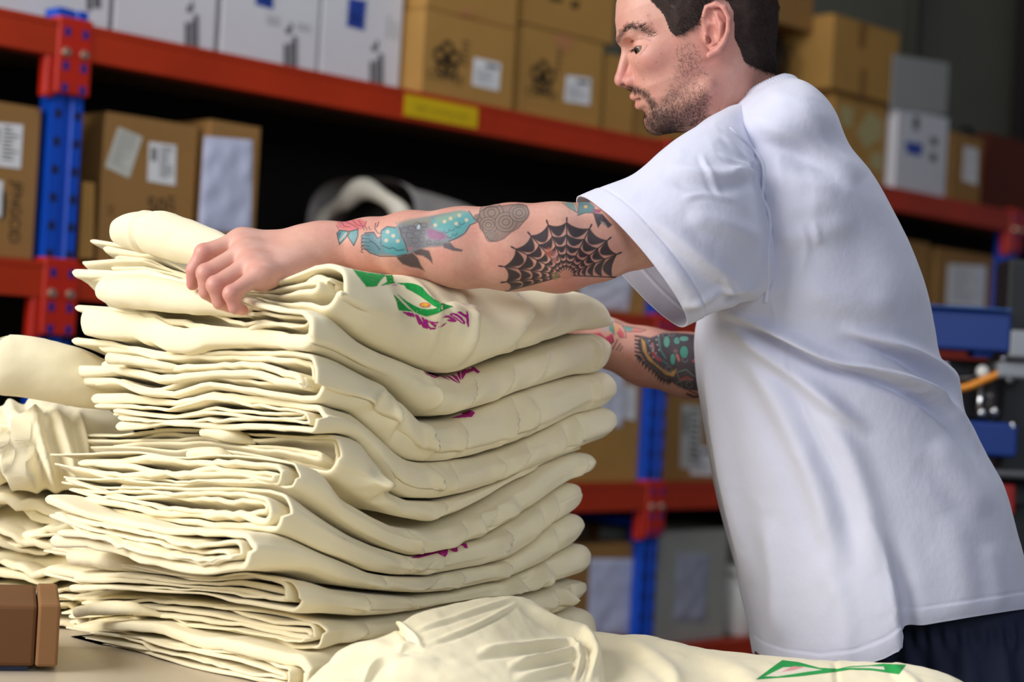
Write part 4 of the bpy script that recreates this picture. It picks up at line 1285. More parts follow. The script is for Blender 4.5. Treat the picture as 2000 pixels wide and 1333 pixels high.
for pl, c in (([(1275, 690), (1284, 702), (1290, 704)], (190, 66, 78)), ([(1322, 694), (1326, 704)], (200, 110, 110)), ([(1354, 706), (1360, 700)], (180, 96, 100)), ([(1330, 742), (1342, 738), (1352, 742)], (164, 84, 84)), ([(1274, 672), (1276, 684)], (190, 130, 130))): ink2.line(pl, 5, c, .9)
for x, y in ((1268, 666), (1271, 676), (1275, 686), (1282, 664), (1284, 674), (1287, 684), (1281, 690), (1286, 656), (1268, 690), (1276, 698)): ink2.disc(x, y, 1.5, 1.5, (214, 190, 176), .9)
ink2.disc(1319, 686, 3.5, 3.5, (150, 110, 110), .95); ink2.disc(1319, 686, 1.4, 1.4, K_, .9)
for cx, cy, R in ((1338, 703, 5), (1306, 722, 6), (1300, 654, 6), (1312, 652, 5), (1346, 752, 6), (1326, 752, 6)):
    a = np.linspace(0, 5.4, 14); ink2.line(np.stack([cx + R * np.cos(a), cy + R * np.sin(a)], 1), 1.5, (120, 136, 138), .8)
ink2.line([(1320, 728), (1340, 722), (1356, 736)], 1.8, (110, 150, 146), .9); ink2.line([(1322, 730), (1328, 744), (1352, 742)], 1.6, (150, 130, 130), .8)
ink2.line([(1342, 770), (1356, 776), (1376, 772)], 4, (34, 36, 42), .95); ink2.line([(1346, 764), (1362, 770)], 2, (34, 36, 42), .9)

# ------------------------------------------------------------ one body mesh
def ink_of(Vx, N, can):
    x, y = cam_px(Vx)
    rgb, a = can.sample(x, y)
    view = -(Vx / np.linalg.norm(Vx, axis=1, keepdims=True))
    f = sstep(-.05, .12, (N * view).sum(1))
    return rgb, a * f
def vnorm(Vx, Q):
    n = np.zeros_like(Vx); fn_ = np.cross(Vx[Q[:, 2]] - Vx[Q[:, 0]], Vx[Q[:, 3]] - Vx[Q[:, 1]])
    for c in range(4): np.add.at(n, Q[:, c], fn_)
    return n / (np.linalg.norm(n, axis=1, keepdims=True) + 1e-15)
def inked(mm, can, n):
    Vx, Q = mm
    N = vnorm(Vx, Q)
    _, a = ink_of(Vx, N, can)
    near = np.zeros(len(Vx), bool); near[a > .01] = True
    for _ in range(2):
        t = near[Q].any(1); near[Q[t].ravel()] = True
    return refine(Vx, Q, near[Q].any(1), n)
am = inked(am, ink, 3)
fm = inked(fm, ink2, 3)
print('refined', len(am[1]), len(fm[1]))

SKIN = np.array(lin(208, 156, 138)); RED = np.array(lin(204, 124, 118)); PALE = np.array(lin(222, 180, 162))
def mixc(c, to, w): return c * (1 - w[:, None]) + np.asarray(to) * w[:, None]
def blobw(P_, c, r): return np.exp(-((P_ - np.asarray(c)) ** 2).sum(1) / r ** 2)
def mottled(Vx, s=1.0):
    n = fbm(Vx * 38, 3)
    c = np.tile(SKIN, (len(Vx), 1))
    c = mixc(c, RED, np.clip(.18 + .35 * n * s, 0, 1)); c = mixc(c, PALE, np.clip(-.5 * fbm(Vx * 55 + 9, 2), 0, .5))
    return c * (1 + .05 * vnoise(Vx * 420))[:, None]
# near limb
Va, Qa = am; Na = vnorm(Va, Qa)
ca = mottled(Va)
hx, hy = cam_px(Va)
ca = mixc(ca, PALE, .35 * sstep(700, 560, hx))
for f in FING:
    for i, w in ((0, .55), (1, .75), (2, .6), (3, .8)):
        ca = mixc(ca, RED, w * blobw(Va, q3(*FING[f][i]), .013))
ca = mixc(ca, RED, .6 * blobw(Va, q3(1106, 545, 1.95), .03))
rgb, a = ink_of(Va, Na, ink); ca = ca * (1 - (a * .97)[:, None]) + rgb * .97
# rgb is premultiplied by coverage
Vf, Qf = fm; Nf = vnorm(Vf, Qf)
cf = mottled(Vf); rgb, a = ink_of(Vf, Nf, ink2); cf = cf * (1 - (a * .97)[:, None]) + rgb * .97
# head
Vh, Qh = hm; Nh = vnorm(Vh, Qh); L = hloc(Vh); La = L.copy(); La[:, 2] = np.abs(La[:, 2])
ch = mottled(Vh, .7)
ch = mixc(ch, PALE, .3 * sstep(20, -60, L[:, 1]))
for c, r, w in (((186, 66, 0), 26, .6), ((160, 74, 18), 18, .55), ((120, 60, 80), 34, .32), ((20, 70, 108), 46, .25), (hp(1410, 30, 140), 34, .55), (hp(1395, 100, 130), 26, .5), (hp(1372, 50, 120), 20, .3), ((140, -40, 60), 40, .15)):
    ch = mixc(ch, RED, w * blobw(La, c, r))
lipw = np.zeros(len(Vh))
for a_, b_, r in (((172, 106, 0), (148, 112, 35), 6.5), ((168, 122, 0), (147, 117, 33), 7.5)):
    lipw = np.maximum(lipw, sstep(r, r - 4, cone(La, a_, b_, 0, 0)))
ch = mixc(ch, lin(196, 116, 116), .85 * lipw * (L[:, 0] > 140))
ch = mixc(ch, np.array(lin(90, 50, 44)), .75 * sstep(5, 1.5, cone(La, (178, 113.5, 0), (151, 114, 37), 0, 0)))
ch = mixc(ch, np.array(lin(70, 30, 28)), .8 * blobw(La, (173, 84, 9.5), 7))  # nostril recess darkened in the skin colour
lidc = np.exp(-(seg_dist(cam_px(Vh)[0], cam_px(Vh)[1], [(1233, 83), (1244, 77), (1260, 75), (1270, 80)]) / 1.6) ** 2) + .8 * np.exp(-(seg_dist(cam_px(Vh)[0], cam_px(Vh)[1], [(1250, 106), (1258, 98), (1264, 88)]) / 1.6) ** 2)
ch = mixc(ch, np.array(lin(150, 92, 78)), np.clip(.7 * lidc, 0, 1) * (L[:, 2] > 0))  # crease shade of the lids painted brown into the skin colour
ch = mixc(ch, np.array(lin(60, 26, 24)), np.exp(-(cone(L, hp(1214, 169, 9), hp(1231, 161, 17), 0, 0) / 4.5) ** 2))  # dark of the nostril slit painted into the skin colour
# stubble shade, moles
fx, fy = cam_px(Vh)
BEARD = [(1318, 68), (1332, 66), (1352, 60), (1368, 84), (1378, 118), (1386, 150), (1392, 190), (1385, 235), (1360, 265), (1330, 275), (1290, 268), (1262, 244), (1252, 226), (1256, 214), (1264, 214), (1272, 206), (1262, 184), (1248, 176), (1234, 178), (1228, 184), (1226, 176), (1236, 168), (1252, 170), (1270, 182), (1282, 196), (1292, 184), (1304, 150), (1312, 110)]
def beard_den(x, y):
    d = seg_dist(x, y, BEARD, True) * np.where(inside(x, y, BEARD), 1, -1)
    base = sstep(-3, 16, d)
    k = .13 + .5 * sstep(150, 215, y) + .7 * np.exp(-((x - 1290) ** 2 + (y - 240) ** 2) / 34 ** 2) + .25 * np.exp(-((x - 1340) ** 2 + (y - 120) ** 2) / 30 ** 2)
    m = np.exp(-(seg_dist(x, y, [(1232, 172), (1248, 176), (1262, 184), (1270, 198), (1276, 212)]) / 6.5) ** 2)
    u = np.exp(-((x - 1258) ** 2 + (y - 222) ** 2) / 8 ** 2)
    ch_ = np.exp(-((x - 1278) ** 2 + (y - 246) ** 2) / 20 ** 2) * sstep(224, 236, y)
    return np.clip(base * k + 1.0 * m + .8 * u + 1.0 * ch_, 0, 1.25)
bd = beard_den(fx, fy) * (np.abs(L[:, 2]) < 112) * (L[:, 1] > 5)
ch = mixc(ch, np.array(lin(112, 84, 74)), np.clip(.52 * bd, 0, .62) * (1 - lipw))
for x, y, r in ((1273, 46, 2), (1265, 31, 1.6), (1314, 70, 1.4), (1247, 123, 1.2), (1282, 122, 1.4), (1292, 105, 1.2), (1257, 156, 1.2)):
    ch = mixc(ch, np.array(lin(120, 70, 56)), .7 * np.exp(-((fx - x) ** 2 + (fy - y) ** 2) / r ** 2) * (L[:, 2] > 0))
ch = mixc(ch, np.array(lin(150, 100, 84)), .5 * np.exp(-(seg_dist(fx, fy, [(1272, 50), (1268, 40), (1268, 30)]) / 5) ** 2) * (L[:, 2] > 0) * .6)
for sg in (1, -1):
    bl_ = np.array([hp(x, y, l)[:2] for (x, y), l in zip([(1206, 80), (1212, 72), (1226, 58), (1246, 60), (1270, 68)], (14, 22, 40, 62, 82))])
    ch = mixc(ch, np.array(lin(92, 66, 58)), .6 * np.exp(-(seg_dist(L[:, 0], L[:, 1], bl_) / 6) ** 2) * (L[:, 2] * sg > 2) * (L[:, 0] > 90) * (L[:, 2] * sg < 92))
Vb, Qb = bm_
cb_ = np.tile(SKIN, (len(Vb), 1))
M_skin = mat('skin', (214, 164, 142), .42, attr='Col', bump=.22, bscale=1100, sss=.12, spec=.45)
allV = np.concatenate([Vh, Va, Vf, Vb]); o_ = np.cumsum([0, len(Vh), len(Va), len(Vf)])
allQ = np.concatenate([Qh + o_[0], Qa + o_[1], Qf + o_[2], Qb + o_[3]])
allC = np.concatenate([ch, ca, cf, cb_])
MAN0 = to_world(q3(1880, 1900, 2.22)); MAN0 = np.array([MAN0[0], MAN0[1], 0.0])
man = empty('person', tuple(MAN0), 'tattooed bearded man in a white T-shirt and navy shorts leaning over the stack', 'person')
body = mesh('body', to_world(allV) - MAN0, allQ, M_skin, man)
set_col(body.data, allC)
body['label'] = 'bare skin with tattooed forearms and bearded face'

# eyes
for sg in (1, -1):
    c = to_world(hworld((EYE[0], EYE[1], sg * EYE[2])))
    n = 28
    a = np.linspace(0, math.pi, n)[:, None]; b = np.linspace(0, 2 * math.pi, 40, endpoint=False)[None]
    D = np.stack([np.cos(a) + 0 * b, np.sin(a) * np.cos(b), np.sin(a) * np.sin(b)], -1).reshape(-1, 3)
    gaze = hworld((EYE[0] + 20, EYE[1] + 6, sg * EYE[2] + (8 if sg > 0 else 6))) - hworld((EYE[0], EYE[1], sg * EYE[2]))
    gaze /= np.linalg.norm(gaze); x2 = np.cross(gaze, [0, 0, 1.0]); x2 /= np.linalg.norm(x2); x3 = np.cross(gaze, x2)
    rr = np.where(D[:, :1] > .87, 1.03, 1.0)
    Vv = (D[:, :1] * gaze + D[:, 1:2] * x2 + D[:, 2:] * x3) * 20.6 * HK * rr
    ey = mesh('eye', (Vv @ CB) + c - MAN0, grid_faces(n, 40, True), mat('eyeball', (220, 210, 204), .12, attr='Col') if 'eyeball' not in bpy.data.materials else bpy.data.materials['eyeball'], man)
    ang = np.degrees(np.arccos(np.clip(D[:, 0], -1, 1)))
    col = np.where((ang < 15)[:, None], lin(8, 8, 8), np.where((ang < 33)[:, None], lin(70, 66, 54), lin(146, 130, 124)))
    set_col(ey.data, col)

# ---------------------------------------------------------------- hair of every kind
def strands(name, roots, dirs, nrm, length, width, m, lift=.3, curl=.25, seed=0, parent=None, taper=.35):
    r = np.random.default_rng(seed)
    n = len(roots)
    L_ = length * r.uniform(.6, 1.25, n)[:, None]
    d = dirs + r.normal(0, curl, (n, 3)); d -= nrm * (d * nrm).sum(1, keepdims=True)
    d /= np.linalg.norm(d, axis=1, keepdims=True) + 1e-9
    lf = lift * r.uniform(.5, 1.3, n)[:, None]
    bend = r.normal(0, .35, (n, 3))
    p0 = roots - nrm * .0004
    p1 = p0 + (d + nrm * lf) * L_ * .5
    p2 = p1 + (d + nrm * lf * .5 + bend * .5) * L_ * .5
    view = -(roots / np.linalg.norm(roots, axis=1, keepdims=True))
    w = np.cross(d, view); w /= np.linalg.norm(w, axis=1, keepdims=True) + 1e-9
    w = w * width / 2
    Vv = np.stack([p0 - w, p0 + w, p1 - w * .9, p1 + w * .9, p2 - w * taper, p2 + w * taper], 1).reshape(-1, 3)
    b = np.arange(n)[:, None] * 6
    Fc = np.concatenate([b + np.array([[0, 1, 3, 2]]), b + np.array([[2, 3, 5, 4]])])
    return mesh(name, to_world(Vv) - MAN0, Fc, m, parent or man)
def scatter(Vx, Q, w, n, seed):
    r = np.random.default_rng(seed)
    ar = np.linalg.norm(np.cross(Vx[Q[:, 2]] - Vx[Q[:, 0]], Vx[Q[:, 3]] - Vx[Q[:, 1]]), axis=1) * w
    k = r.choice(len(Q), n, p=ar / ar.sum())
    u, v = r.random((2, n, 1))
    q = Vx[Q[k]]
    return (q[:, 0] * (1 - u) + q[:, 1] * u) * (1 - v) + (q[:, 3] * (1 - u) + q[:, 2] * u) * v, k
M_hair = mat('dark_brown_hair', (50, 35, 31), .62, spec=.3, var=.3, vscale=260)
M_beard = mat('beard_hair', (50, 36, 32), .5, spec=.3)
FCh, FNh = fcen(Vh, Qh), fnorm(Vh, Qh); FL = hloc(FCh); FX, FY = cam_px(FCh)
HAIRPX = [(1330, -280), (1262, -100), (1252, -50), (1262, -14), (1274, 2), (1284, 12), (1298, 30), (1304, 46), (1310, 60), (1319, 69), (1332, 66), (1346, 58), (1360, 50), (1368, 36), (1374, 12), (1396, -2), (1420, 2), (1432, 24), (1434, 52), (1434, 72), (1446, 96), (1456, 118), (1478, 124), (1504, 128), (1560, 120), (1600, -280)]
HST = np.array([hp(x, y, 112)[:2] for x, y in HAIRPX])
def hair_in(Lq): return inside(Lq[:, 0], Lq[:, 1], HST)
def hair_sd(Lq): return seg_dist(Lq[:, 0], Lq[:, 1], HST, True) * np.where(hair_in(Lq), 1, -1)
not_ear = lambda Lq: np.abs(Lq[:, 2]) < 128
hsel = hair_in(FL) & not_ear(FL)
# cap of hair
qs = Qh[hsel]; ids, inv = np.unique(qs, return_inverse=True)
Lc = hloc(Vh[ids]); sd = hair_sd(Lc)
off = (.0008 + .0052 * sstep(0, 26, sd)) * (1 + .2 * vnoise(Lc * .06))
cap = Vh[ids] + Nh[ids] * off[:, None]
hair = mesh('hair', to_world(cap) - MAN0, inv.reshape(-1, 4), M_hair, man)
hw_ = hsel * sstep(-2, 6, hair_sd(FL)) * (FCh[:, 2] < HZ + .03)
pts, k = scatter(Vh, Qh, hw_, 26000, 1)
fl = np.array([-.55, .83, 0]); fl = fl @ HB
sdk = hair_sd(hloc(pts))
pts = pts + FNh[k] * (.004 * sstep(0, 26, sdk))[:, None]
st_ = strands('hair_strands', pts, np.tile(fl, (len(pts), 1)), FNh[k], .008, .00030, M_hair, .5, .22, 2, hair); st_['kind'] = 'stuff'
# beard, moustache
bw = beard_den(FX, FY) * (np.abs(FL[:, 2]) < 112) * (FL[:, 1] > 5) * (FL[:, 2] > -30)
lipf = np.zeros(len(FL)); FLa = FL.copy(); FLa[:, 2] = np.abs(FLa[:, 2])
for a_, b_, r in (((172, 106, 0), (148, 112, 35), 7), ((168, 122, 0), (147, 117, 33), 8)): lipf = np.maximum(lipf, sstep(r, r - 4, cone(FLa, a_, b_, 0, 0)))
bw = bw * (1 - lipf) 
pts, k = scatter(Vh, Qh, bw ** 1.3, 10500, 3)
dn = np.array([-.15, .95, 0]) @ HB
bo = strands('beard', pts, np.tile(dn, (len(pts), 1)), FNh[k], .0046, .00017, M_beard, .35, .5, 4); bo['kind'] = 'stuff'
# eyebrow and lashes
BROW = [(1206, 80), (1212, 72), (1226, 58), (1246, 60), (1270, 68)]
for sg in (1, -1):
    BL = np.array([hp(x, y, l)[:2] for (x, y), l in zip(BROW, (14, 22, 40, 62, 82))])
    w = np.exp(-(seg_dist(FL[:, 0], FL[:, 1], BL) / 5.0) ** 2) * (FL[:, 2] * sg > 4) * (FL[:, 0] > 90) * (FL[:, 2] * sg < 96)
    pts, k = scatter(Vh, Qh, w, 800, 5 + sg)
    dd = np.array([-.55, -.2, .8 * sg]) @ HB
    strands('eyebrow', pts, np.tile(dd, (len(pts), 1)), FNh[k], .0065, .00030, M_beard, .15, .2, 6)['kind'] = 'stuff'
    tt = np.linspace(-1, 1, 40)
    la = np.stack([EYE[0] + 21.5 * np.cos(tt * .9), np.full(40, EYE[1] - 2.0) + 2.5 * tt ** 2, sg * (EYE[2] + 6 + 20 * np.sin(tt * .95))], 1)
    pts = HO + (la * HK) @ HB
    nn = la - np.array([EYE[0], EYE[1], sg * EYE[2]]); nn /= np.linalg.norm(nn, axis=1, keepdims=True); nn = nn @ HB
    strands('eyelashes', pts, nn + np.array([0, .25, .0]) @ HB, np.tile(np.array([0, .3, 0.]) @ HB, (40, 1)), .006, .00035, M_beard, .2, .15, 7)['kind'] = 'stuff'
print('man', round(_t.time() - _t0, 1))

# ------------------------------------------------------------ white T-shirt
M_shirt = mat('white_cotton', (207, 209, 228), .85, var=.015, vscale=10, bump=.2, bscale=160, crinkle=.45, cscale=22, stretch=(1, 1, .8), spec=.2, sheen=.3)
def ring_loft(rows, nrow, ncol, expn=2.2, tilt=0.0):
    """rows: (back px, front px, Zc, lateral, lateral x-shift); returns camera-space grid, angle 0 = back edge, pi = front edge, pi/2 towards the lens"""
    R = np.array([np.concatenate([q3(*b, z), q3(*f, z), [lat, sx]]) for b, f, z, lat, sx in rows])
    R = spline(R, nrow)
    a = np.linspace(0, 2 * math.pi, ncol, endpoint=False)
    c, s = np.cos(a), np.sin(a)
    cx = np.sign(c) * np.abs(c) ** (2 / expn); sx_ = np.sign(s) * np.abs(s) ** (2 / expn)
    B_, F_ = R[:, :3], R[:, 3:6]
    mid, ax = (B_ + F_) / 2, (B_ - F_) / 2
    lat = np.stack([R[:, 7], np.zeros(nrow), -R[:, 6]], -1)
    return mid[:, None] + ax[:, None] * cx[None, :, None] + lat[:, None] * sx_[None, :, None], a

def grid_normals(G):
    du = np.gradient(G, axis=0); dv = np.roll(G, -1, 1) - np.roll(G, 1, 1)
    n = np.cross(dv, du); n /= np.linalg.norm(n, axis=-1, keepdims=True) + 1e-12
    ctr = G.mean(1, keepdims=True)
    if ((G - ctr) * n).sum() < 0: n = -n
    return n

def fold(x, y, pl, w, amp, side=0.0):
    """ridge along a line; side > 0 puts a trough on its flank"""
    pl = np.asarray(pl, float)
    pl = spline(pl, 30)
    out = np.zeros(x.shape)
    pad = 5 * w
    m = (x > pl[:, 0].min() - pad) & (x < pl[:, 0].max() + pad) & (y > pl[:, 1].min() - pad) & (y < pl[:, 1].max() + pad)
    X, Y = x[m], y[m]
    if X.size == 0: return out
    best = np.full(X.shape, 1e9); sgn = np.zeros(X.shape); tp = np.zeros(X.shape)
    n = len(pl) - 1
    for k in range(n):
        a, b = pl[k], pl[k + 1]; ab = b - a; L = ab @ ab + 1e-9
        t = ((X - a[0]) * ab[0] + (Y - a[1]) * ab[1]) / L
        tc = np.clip(t, 0, 1)
        d = np.hypot(X - a[0] - tc * ab[0], Y - a[1] - tc * ab[1])
        u = d < best
        best[u] = d[u]; tp[u] = (k + t[u]) / n
        sgn[u] = np.sign(ab[0] * (Y[u] - a[1]) - ab[1] * (X[u] - a[0]))
    fade = sstep(-.02, .28, tp) * sstep(1.02, .72, tp)
    sd = best * sgn
    r = np.exp(-(best / w) ** 2)
    if side: r = r - .8 * side * np.exp(-((sd - 1.6 * w) / (w * .95)) ** 2)
    out[m] = amp * r * fade
    return out

FOLDS = [  # centre line in the photograph, half width, height (m), trough
    ([(1400, 606), (1500, 640), (1620, 700), (1700, 720), (1797, 757), (1861, 806), (1940, 925)], 11, .018, 1.1),
    ([(1640, 640), (1740, 672), (1800, 700), (1850, 745), (1880, 812)], 12, .014, 1),
    ([(1420, 628), (1500, 690), (1600, 770), (1700, 850)], 16, .010, .6),
    ([(1378, 650), (1400, 800), (1430, 980), (1470, 1150)], 15, .011, .6),
    ([(1440, 650), (1530, 800), (1600, 960), (1640, 1120)], 26, .010, .6),
    ([(1560, 720), (1640, 850), (1690, 980), (1720, 1120)], 26, .010, .6),
    ([(1600, 1080), (1650, 1180), (1660, 1300)], 22, .004, 0),
    ([(1500, 1010), (1520, 1120), (1530, 1260)], 20, .008, .3),
    ([(1850, 1000), (1880, 1090), (1890, 1200)], 30, .003, .3),
    ([(1930, 1060), (1945, 1120), (1955, 1190)], 18, .003, .3),
    ([(1820, 860), (1880, 930), (1930, 1010)], 26, .005, .4),
    ([(1560, 560), (1660, 590), (1760, 600)], 26, .004, .4),
    ([(1510, 470), (1600, 455), (1690, 430)], 22, .003, .4),
    ([(1520, 420), (1580, 400), (1640, 390)], 18, .0015, .5),
    ([(1500, 330), (1560, 350), (1650, 370)], 18, .002, .6),
    ([(1505, 300), (1520, 330), (1530, 380)], 10, .0012, .6),
    ([(1440, 235), (1540, 260), (1640, 300), (1690, 350)], 22, .009, .6),
    ([(1490, 178), (1560, 200), (1640, 250)], 18, .003, .4),
    ([(1560, 440), (1575, 480), (1560, 540)], 9, .0022, .4),
    ([(1590, 430), (1600, 480)], 8, .002, .4),
]
rows = [((2002, 1196), (1478, 1262), 2.20, .205, .0), ((1994, 1160), (1468, 1215), 2.20, .21, 0), ((1970, 1050), (1440, 1110), 2.20, .213, 0), ((1940, 935), (1408, 1000), 2.20, .21, 0), ((1897, 862), (1388, 905), 2.20, .207, 0),
        ((1850, 775), (1374, 810), 2.20, .205, 0), ((1818, 700), (1362, 735), 2.20, .205, 0), ((1804, 630), (1358, 670), 2.195, .208, 0), ((1790, 565), (1366, 612), 2.19, .212, 0), ((1764, 488), (1372, 550), 2.19, .214, 0),
        ((1722, 400), (1372, 470), 2.185, .215, 0), ((1676, 325), (1368, 390), 2.185, .212, 0), ((1634, 262), (1374, 315), 2.18, .203, 0), ((1603, 214), (1396, 258), 2.175, .178, 0), ((1576, 183), (1420, 222), 2.17, .135, 0),
        ((1552, 164), (1440, 200), 2.165, .088, 0), ((1536, 154), (1448, 192), 2.165, .066, 0)]
NR, NC = 330, 380
Gt, ang = ring_loft(rows, NR, NC, 2.25)
# hem hangs lower at the near front
tt = np.linspace(0, 1, NR)[:, None]; an = ang[None]
x0_, y0_ = cam_px(Gt[0])
hem_t = np.interp(x0_, [1478, 1500, 1540, 1616, 1680, 1724, 1748, 1760, 1764, 1880, 2002], [1270, 1286, 1299, 1307, 1296, 1278, 1262, 1246, 1229, 1210, 1190])
hem = np.where(np.sin(ang) > 0, (hem_t - y0_) * 2.05 / F, .012)[None]
Gt = Gt + np.array([-.02, -1, 0]) * (hem * sstep(.22, 0, tt))[..., None]
N0 = grid_normals(Gt)
x, y = cam_px(Gt)
disp = np.zeros(x.shape)
near = np.sin(an) > -.25
for pl, w, a_, s_ in FOLDS:
    disp += fold(x, y, pl, w, a_, s_) * near
disp -= .022 * np.exp(-(((x - 1575) / 105) ** 2 + ((y - 290) / 46) ** 2)) * near            # hollow behind the shoulder
disp -= .010 * np.exp(-(((x - 1690) / 60) ** 2 + ((y - 470) / 120) ** 2)) * near
pn = Gt.copy()
disp += .0026 * fbm(pn * np.array([6, 8, 6]) + 3, 2) + .0005 * fbm(pn * np.array([30, 40, 30]) + 11, 2)
zone = np.exp(-(((x - 1560) / 190) ** 2 + ((y - 330) / 170) ** 2)) + .7 * np.exp(-(((x - 1460) / 90) ** 2 + ((y - 620) / 60) ** 2))
cr = 1 - np.abs(vnoise(pn * np.array([26, 22, 26]) + 31)) * 2.2
disp += .0005 * np.clip(cr, -.3, 1) * zone
# the front panel hangs over the back panel: a step along the side slit
sx_ = np.interp(y, [980, 1100, 1166, 1240, 1300], [1716, 1744, 1757, 1761, 1762]) - x
disp += .018 * sstep(0, 9, sx_) * np.exp(-np.maximum(sx_, 0) / 130) * sstep(1010, 1190, y) * near
disp -= .008 * np.exp(-((sx_ + 16) / 16) ** 2) * sstep(1010, 1190, y) * near
# hem band and its stitch line
d_hem = np.cumsum(np.linalg.norm(np.diff(Gt, axis=0, prepend=Gt[:1]), axis=-1), axis=0)
disp += .0010 * sstep(.021, .019, d_hem) - .0009 * np.exp(-((d_hem - .0205) / .0014) ** 2)
disp = np.where(d_hem < 1e-6, disp + .0, disp)
# side seam running down from the armpit
disp += .0016 * np.exp(-(seg_dist(x, y, spline([(1505, 575), (1540, 720), (1620, 900), (1720, 1060), (1750, 1220)], 30)) / 3.0) ** 2) * near * .6
Gt = Gt + N0 * disp[..., None]
Vt = Gt.reshape(-1, 3); Ft = grid_faces(NR, NC, True)

# sleeves
def sleeve(rows, nr, nc, folds, crumple=1.0):
    G_, a = ring_loft(rows, nr, nc, 2.1)
    n = grid_normals(G_)
    x, y = cam_px(G_)
    dd = np.zeros(x.shape)
    nr_ = np.sin(a)[None] > -.3
    for pl, w, a_, s_ in folds: dd += fold(x, y, pl, w, a_, s_) * nr_
    dd += crumple * (.0026 * fbm(G_ * 12 + 5, 2) + .0004 * fbm(G_ * 40, 2))
    zone = np.exp(-(((x - 1420) / 110) ** 2 + ((y - 320) / 90) ** 2)) + np.exp(-(((x - 1400) / 90) ** 2 + ((y - 590) / 40) ** 2))
    dd += crumple * .0014 * np.clip(1 - np.abs(vnoise(G_ * np.array([30, 24, 28]) + 7)) * 2.3, -.3, 1) * zone
    L_ = np.cumsum(np.linalg.norm(np.diff(G_, axis=0, prepend=G_[:1]), axis=-1), axis=0)
    dd += .0009 * sstep(.024, .022, L_) - .0010 * np.exp(-((L_ - .0235) / .0013) ** 2)
    return G_ + n * dd[..., None]
SF = [([(1240, 395), (1330, 470), (1420, 540), (1490, 575)], 18, .006, .8), ([(1180, 400), (1260, 450), (1340, 560), (1370, 610)], 24, .005, .5), ([(1330, 600), (1400, 575), (1470, 560)], 9, .006, .8),
      ([(1300, 330), (1400, 345), (1480, 330)], 14, .006, .7), ([(1370, 300), (1385, 345), (1410, 380)], 6, .002, .7), ([(1410, 260), (1450, 300), (1490, 330)], 6, .0025, .6), ([(1400, 300), (1440, 320), (1485, 318)], 5, .002, .6), ([(1420, 340), (1455, 330), (1488, 345)], 5, .002, .5), ([(1330, 390), (1380, 380), (1440, 395)], 6, .0018, .5), ([(1340, 420), (1420, 440), (1490, 470)], 18, .004, .5), ([(1410, 540), (1425, 570), (1405, 600)], 7, .003, .5)]
srows = [((1334, 638), (1131, 386), 2.0, .078, .014), ((1366, 624), (1180, 364), 2.0, .082, .010), ((1402, 610), (1234, 341), 2.0, .086, .004), ((1440, 598), (1290, 297), 2.01, .092, .0), ((1472, 588), (1345, 256), 2.03, .097, 0), ((1502, 578), (1394, 224), 2.055, .092, 0), ((1535, 560), (1440, 206), 2.10, .082, 0), ((1560, 540), (1480, 215), 2.15, .07, 0)]
Gs = sleeve(srows, 150, 220, SF)
frows = [((1440, 650), (1300, 480), 2.40, .075, -.01), ((1500, 600), (1380, 380), 2.40, .085, 0), ((1560, 540), (1440, 290), 2.36, .09, 0), ((1600, 500), (1480, 240), 2.28, .09, 0)]
Gf = sleeve(frows, 40, 70, [], 1)
shirt_e = empty('tee_shirt', tuple(MAN0), None)
shirt_e.parent = man; shirt_e.location = (0, 0, 0)
def cloth_obj(name, G_, label=None):
    o = mesh(name, to_world(G_.reshape(-1, 3)) - MAN0, grid_faces(G_.shape[0], G_.shape[1], True), M_shirt, shirt_e)
    md = o.modifiers.new('thickness', 'SOLIDIFY'); md.thickness = .0016; md.offset = -1; md.use_even_offset = False
    if label: o['label'] = label
    return o
cloth_obj('shirt_body', Gt)
cloth_obj('sleeve', Gs)
cloth_obj('sleeve', Gf)
# raised armhole seam lying on the near surface
def onto(px_list, bvh, lift):
    out = []
    for x, y in px_list:
        r = Vector(ray(x, y)).normalized()
        h = bvh.ray_cast(Vector(CAM), r)
        if h[0] is not None:
            out.append(np.array(h[0]) - np.array(r) * lift)
    return np.array(out)
allS = np.concatenate([to_world(Gt.reshape(-1, 3)), to_world(Gs.reshape(-1, 3))])
allF = np.concatenate([Ft, grid_faces(150, 220, True) + len(Vt)])
bvh_s = BVHTree.FromPolygons([tuple(v) for v in allS], allF.tolist())
seam = spline([(1424, 248), (1450, 272), (1478, 300), (1491, 325), (1491, 360), (1489, 385), (1500, 410), (1504, 440), (1501, 500), (1501, 545), (1496, 592)], 120)
sp_ = onto(seam, bvh_s, .0002)
k = np.hanning(9); k /= k.sum()
sp_ = np.stack([np.convolve(np.pad(sp_[:, i], 4, mode='edge'), k, 'valid') for i in range(3)], 1)
tube('armhole_seam', sp_ - MAN0, .0022, M_shirt, shirt_e, 8)
# ribbed collar
crow = [((1554, 167), (1440, 203), 2.165, .086, 0), ((1545, 158), (1444, 194), 2.165, .076, 0), ((1530, 153), (1450, 188), 2.165, .064, 0)]
Gc, _ = ring_loft(crow, 14, 240, 2.2)
Gc = Gc + grid_normals(Gc) * (.0018 + .0004 * np.sin(np.arange(240) * 2 * math.pi / 4))[None, :, None]
cloth_obj('collar', Gc)

